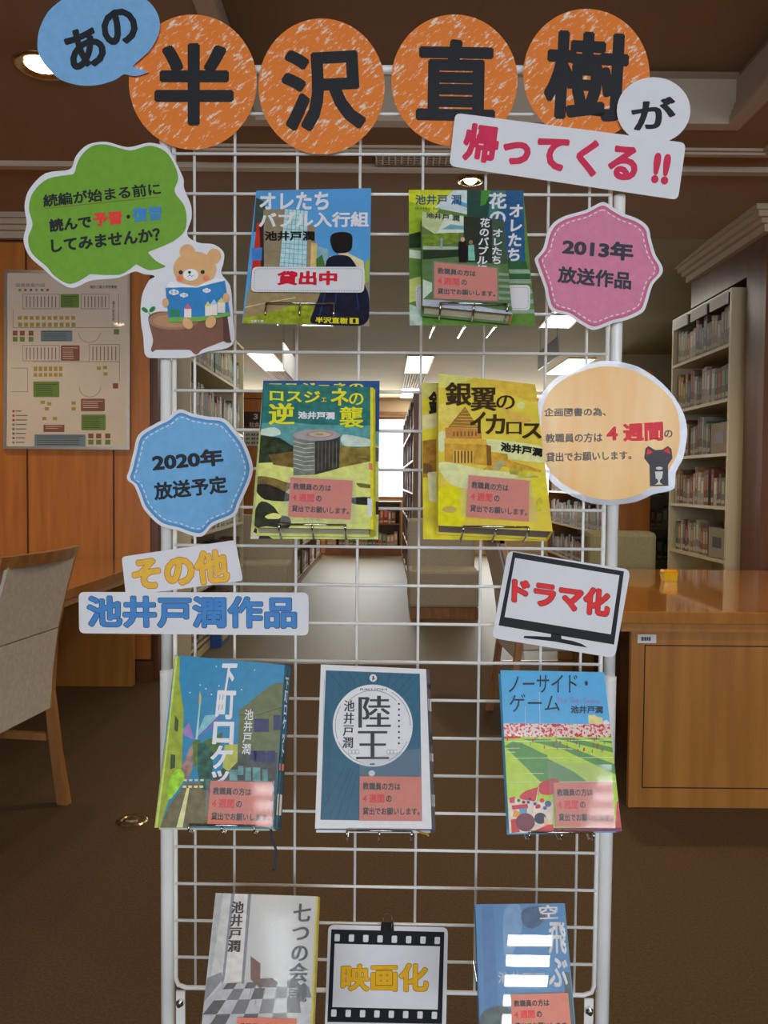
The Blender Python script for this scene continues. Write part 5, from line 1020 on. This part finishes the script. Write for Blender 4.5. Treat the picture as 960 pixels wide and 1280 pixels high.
holder(S, k((210,600))[0], k((440,601))[0], T, 'chrome wire holder under the grey room hardback, below the frame', 0.006, 0.004)
# --- 9 blue glossy paperback
k = K(2.4, 560, 1090); qb = k((82,97),(350,94),(390,545),(98,545)); S = tilted(qb, 0.107); T = 0.016
t, fc, sp_ = book('glossy blue paperback with lamp reflections, lower right', qb, S, T, G(50,90,110), cover_m=G(72,132,190,0.10,12), jacket=M_jacket)
CLIP[0] = qb; b = MB(); a(smoothc([(220,120),(250,104),(290,110),(285,150),(250,170),(225,155)],3), G(46,84,124,0.2), Z); a(smoothc([(170,110),(215,100),(220,180),(180,260),(165,200)],3), G(110,150,196), Z); a(smoothc([(98,430),(150,400),(190,420),(200,545),(100,545)],3), G(66,88,84,0.3), Z); a([(100,100),(135,98),(150,400),(110,420)], G(62,116,176), Z)
a([(345,300),(365,300),(388,545),(372,545)], G(58,84,84), Z*1.2); CLIP[0] = None; b.build('cover_picture', fc)
letters(fc, [('空', k((272,100),(328,98),(330,140),(276,142)), G(214,206,210), Z*3, 0.02), ('飛\nぶ', k((300,150),(352,150),(362,345),(302,345)), G(206,208,218), Z*3, 0.022), ('池井戸潤', k((150,300),(290,302),(290,336),(150,334)), G(170,182,206), Z*3, 0.02)], S)
sticker(t, S, k((188,368),(360,362),(372,486),(192,488)), 0.0024)
holder(S, k((130,550))[0], k((330,550))[0], T, 'chrome wire holder under the glossy blue paperback, below the frame', 0.006, 0.004)
#==SHELF BOOKS: those the camera sees stay things, the hidden rest of each bookcase is one packed part
bpy.context.view_layer.update()
dg = bpy.context.evaluated_depsgraph_get(); seen = []; hid = {}
CN = ['stone grey', 'brown', 'pale cream', 'brick red', 'slate blue', 'olive green', 'off-white', 'dark brown', 'ochre', 'teal', 'white', 'dark red']
mname = {me.name: CN[i] for i, me in enumerate(BOOKS)}
for o, lab in REG:
    mw = o.matrix_world; hit = 0
    for zz in (0.03, 0.08, 0.13, 0.18):
        for yy in (0.006, 0.018):
            P = mw@Vector((0.0, yy, zz)); c = Vector(CAM); d = P-c; r = np.array(d)/max(np.dot(np.array(d), _f), 1e-6)
            px, py = 480+F*np.dot(r, RT), 640-F*np.dot(r, UP)
            if not (0 <= px <= 960 and 0 <= py <= 1280): continue
            ok, loc, nor, idx, ob, m_ = SC.ray_cast(dg, c, d.normalized(), distance=d.length+0.01)
            if ok and ob and ob.name == o.name: hit += 1
    if hit: seen.append((hit*o.scale[1]*o.scale[2]/(d.length**2), px, o, lab))
    else: hid.setdefault(lab[2], []).append(o)
seen.sort(key=lambda e: -e[0])
for e in seen[290:]: hid.setdefault(e[3][2], []).append(e[2])
rows_ = {}
for e in seen[:290]: rows_.setdefault(e[3], []).append(e)
def nth(n): return '%d%s' % (n, 'th' if 10 <= n % 100 <= 20 else {1: 'st', 2: 'nd', 3: 'rd'}.get(n % 10, 'th'))
for lab, es in rows_.items():
    es.sort(key=lambda e: e[1])
    for i, e in enumerate(es): e[2]['label'] = '%s book, %s from the left in view, %s shelf up, %s' % (mname[e[2].data.name], nth(i+1) if i else 'first', lab[0], lab[1])
for bn, obs in hid.items():
    par = bpy.data.objects[bn]; L0 = Vector(par.location); vs = []; fs = []; ms = []; mats = []
    for o in obs:
        b0 = len(vs); mw = o.matrix_world; me = o.data; vs += [tuple((mw@v.co)-L0) for v in me.vertices]
        idx = []
        for m in me.materials:
            if m not in mats: mats.append(m)
            idx.append(mats.index(m))
        for p in me.polygons: fs.append([b0+k for k in p.vertices]); ms.append(idx[p.material_index])
    me = bpy.data.meshes.new('packed_books'); me.from_pydata(vs, [], fs)
    for m in mats: me.materials.append(m)
    me.polygons.foreach_set('material_index', ms); ob = bpy.data.objects.new('packed_books', me); COL.objects.link(ob); ob.parent = par; ob['kind'] = 'stuff'
    for o in obs: bpy.data.objects.remove(o)
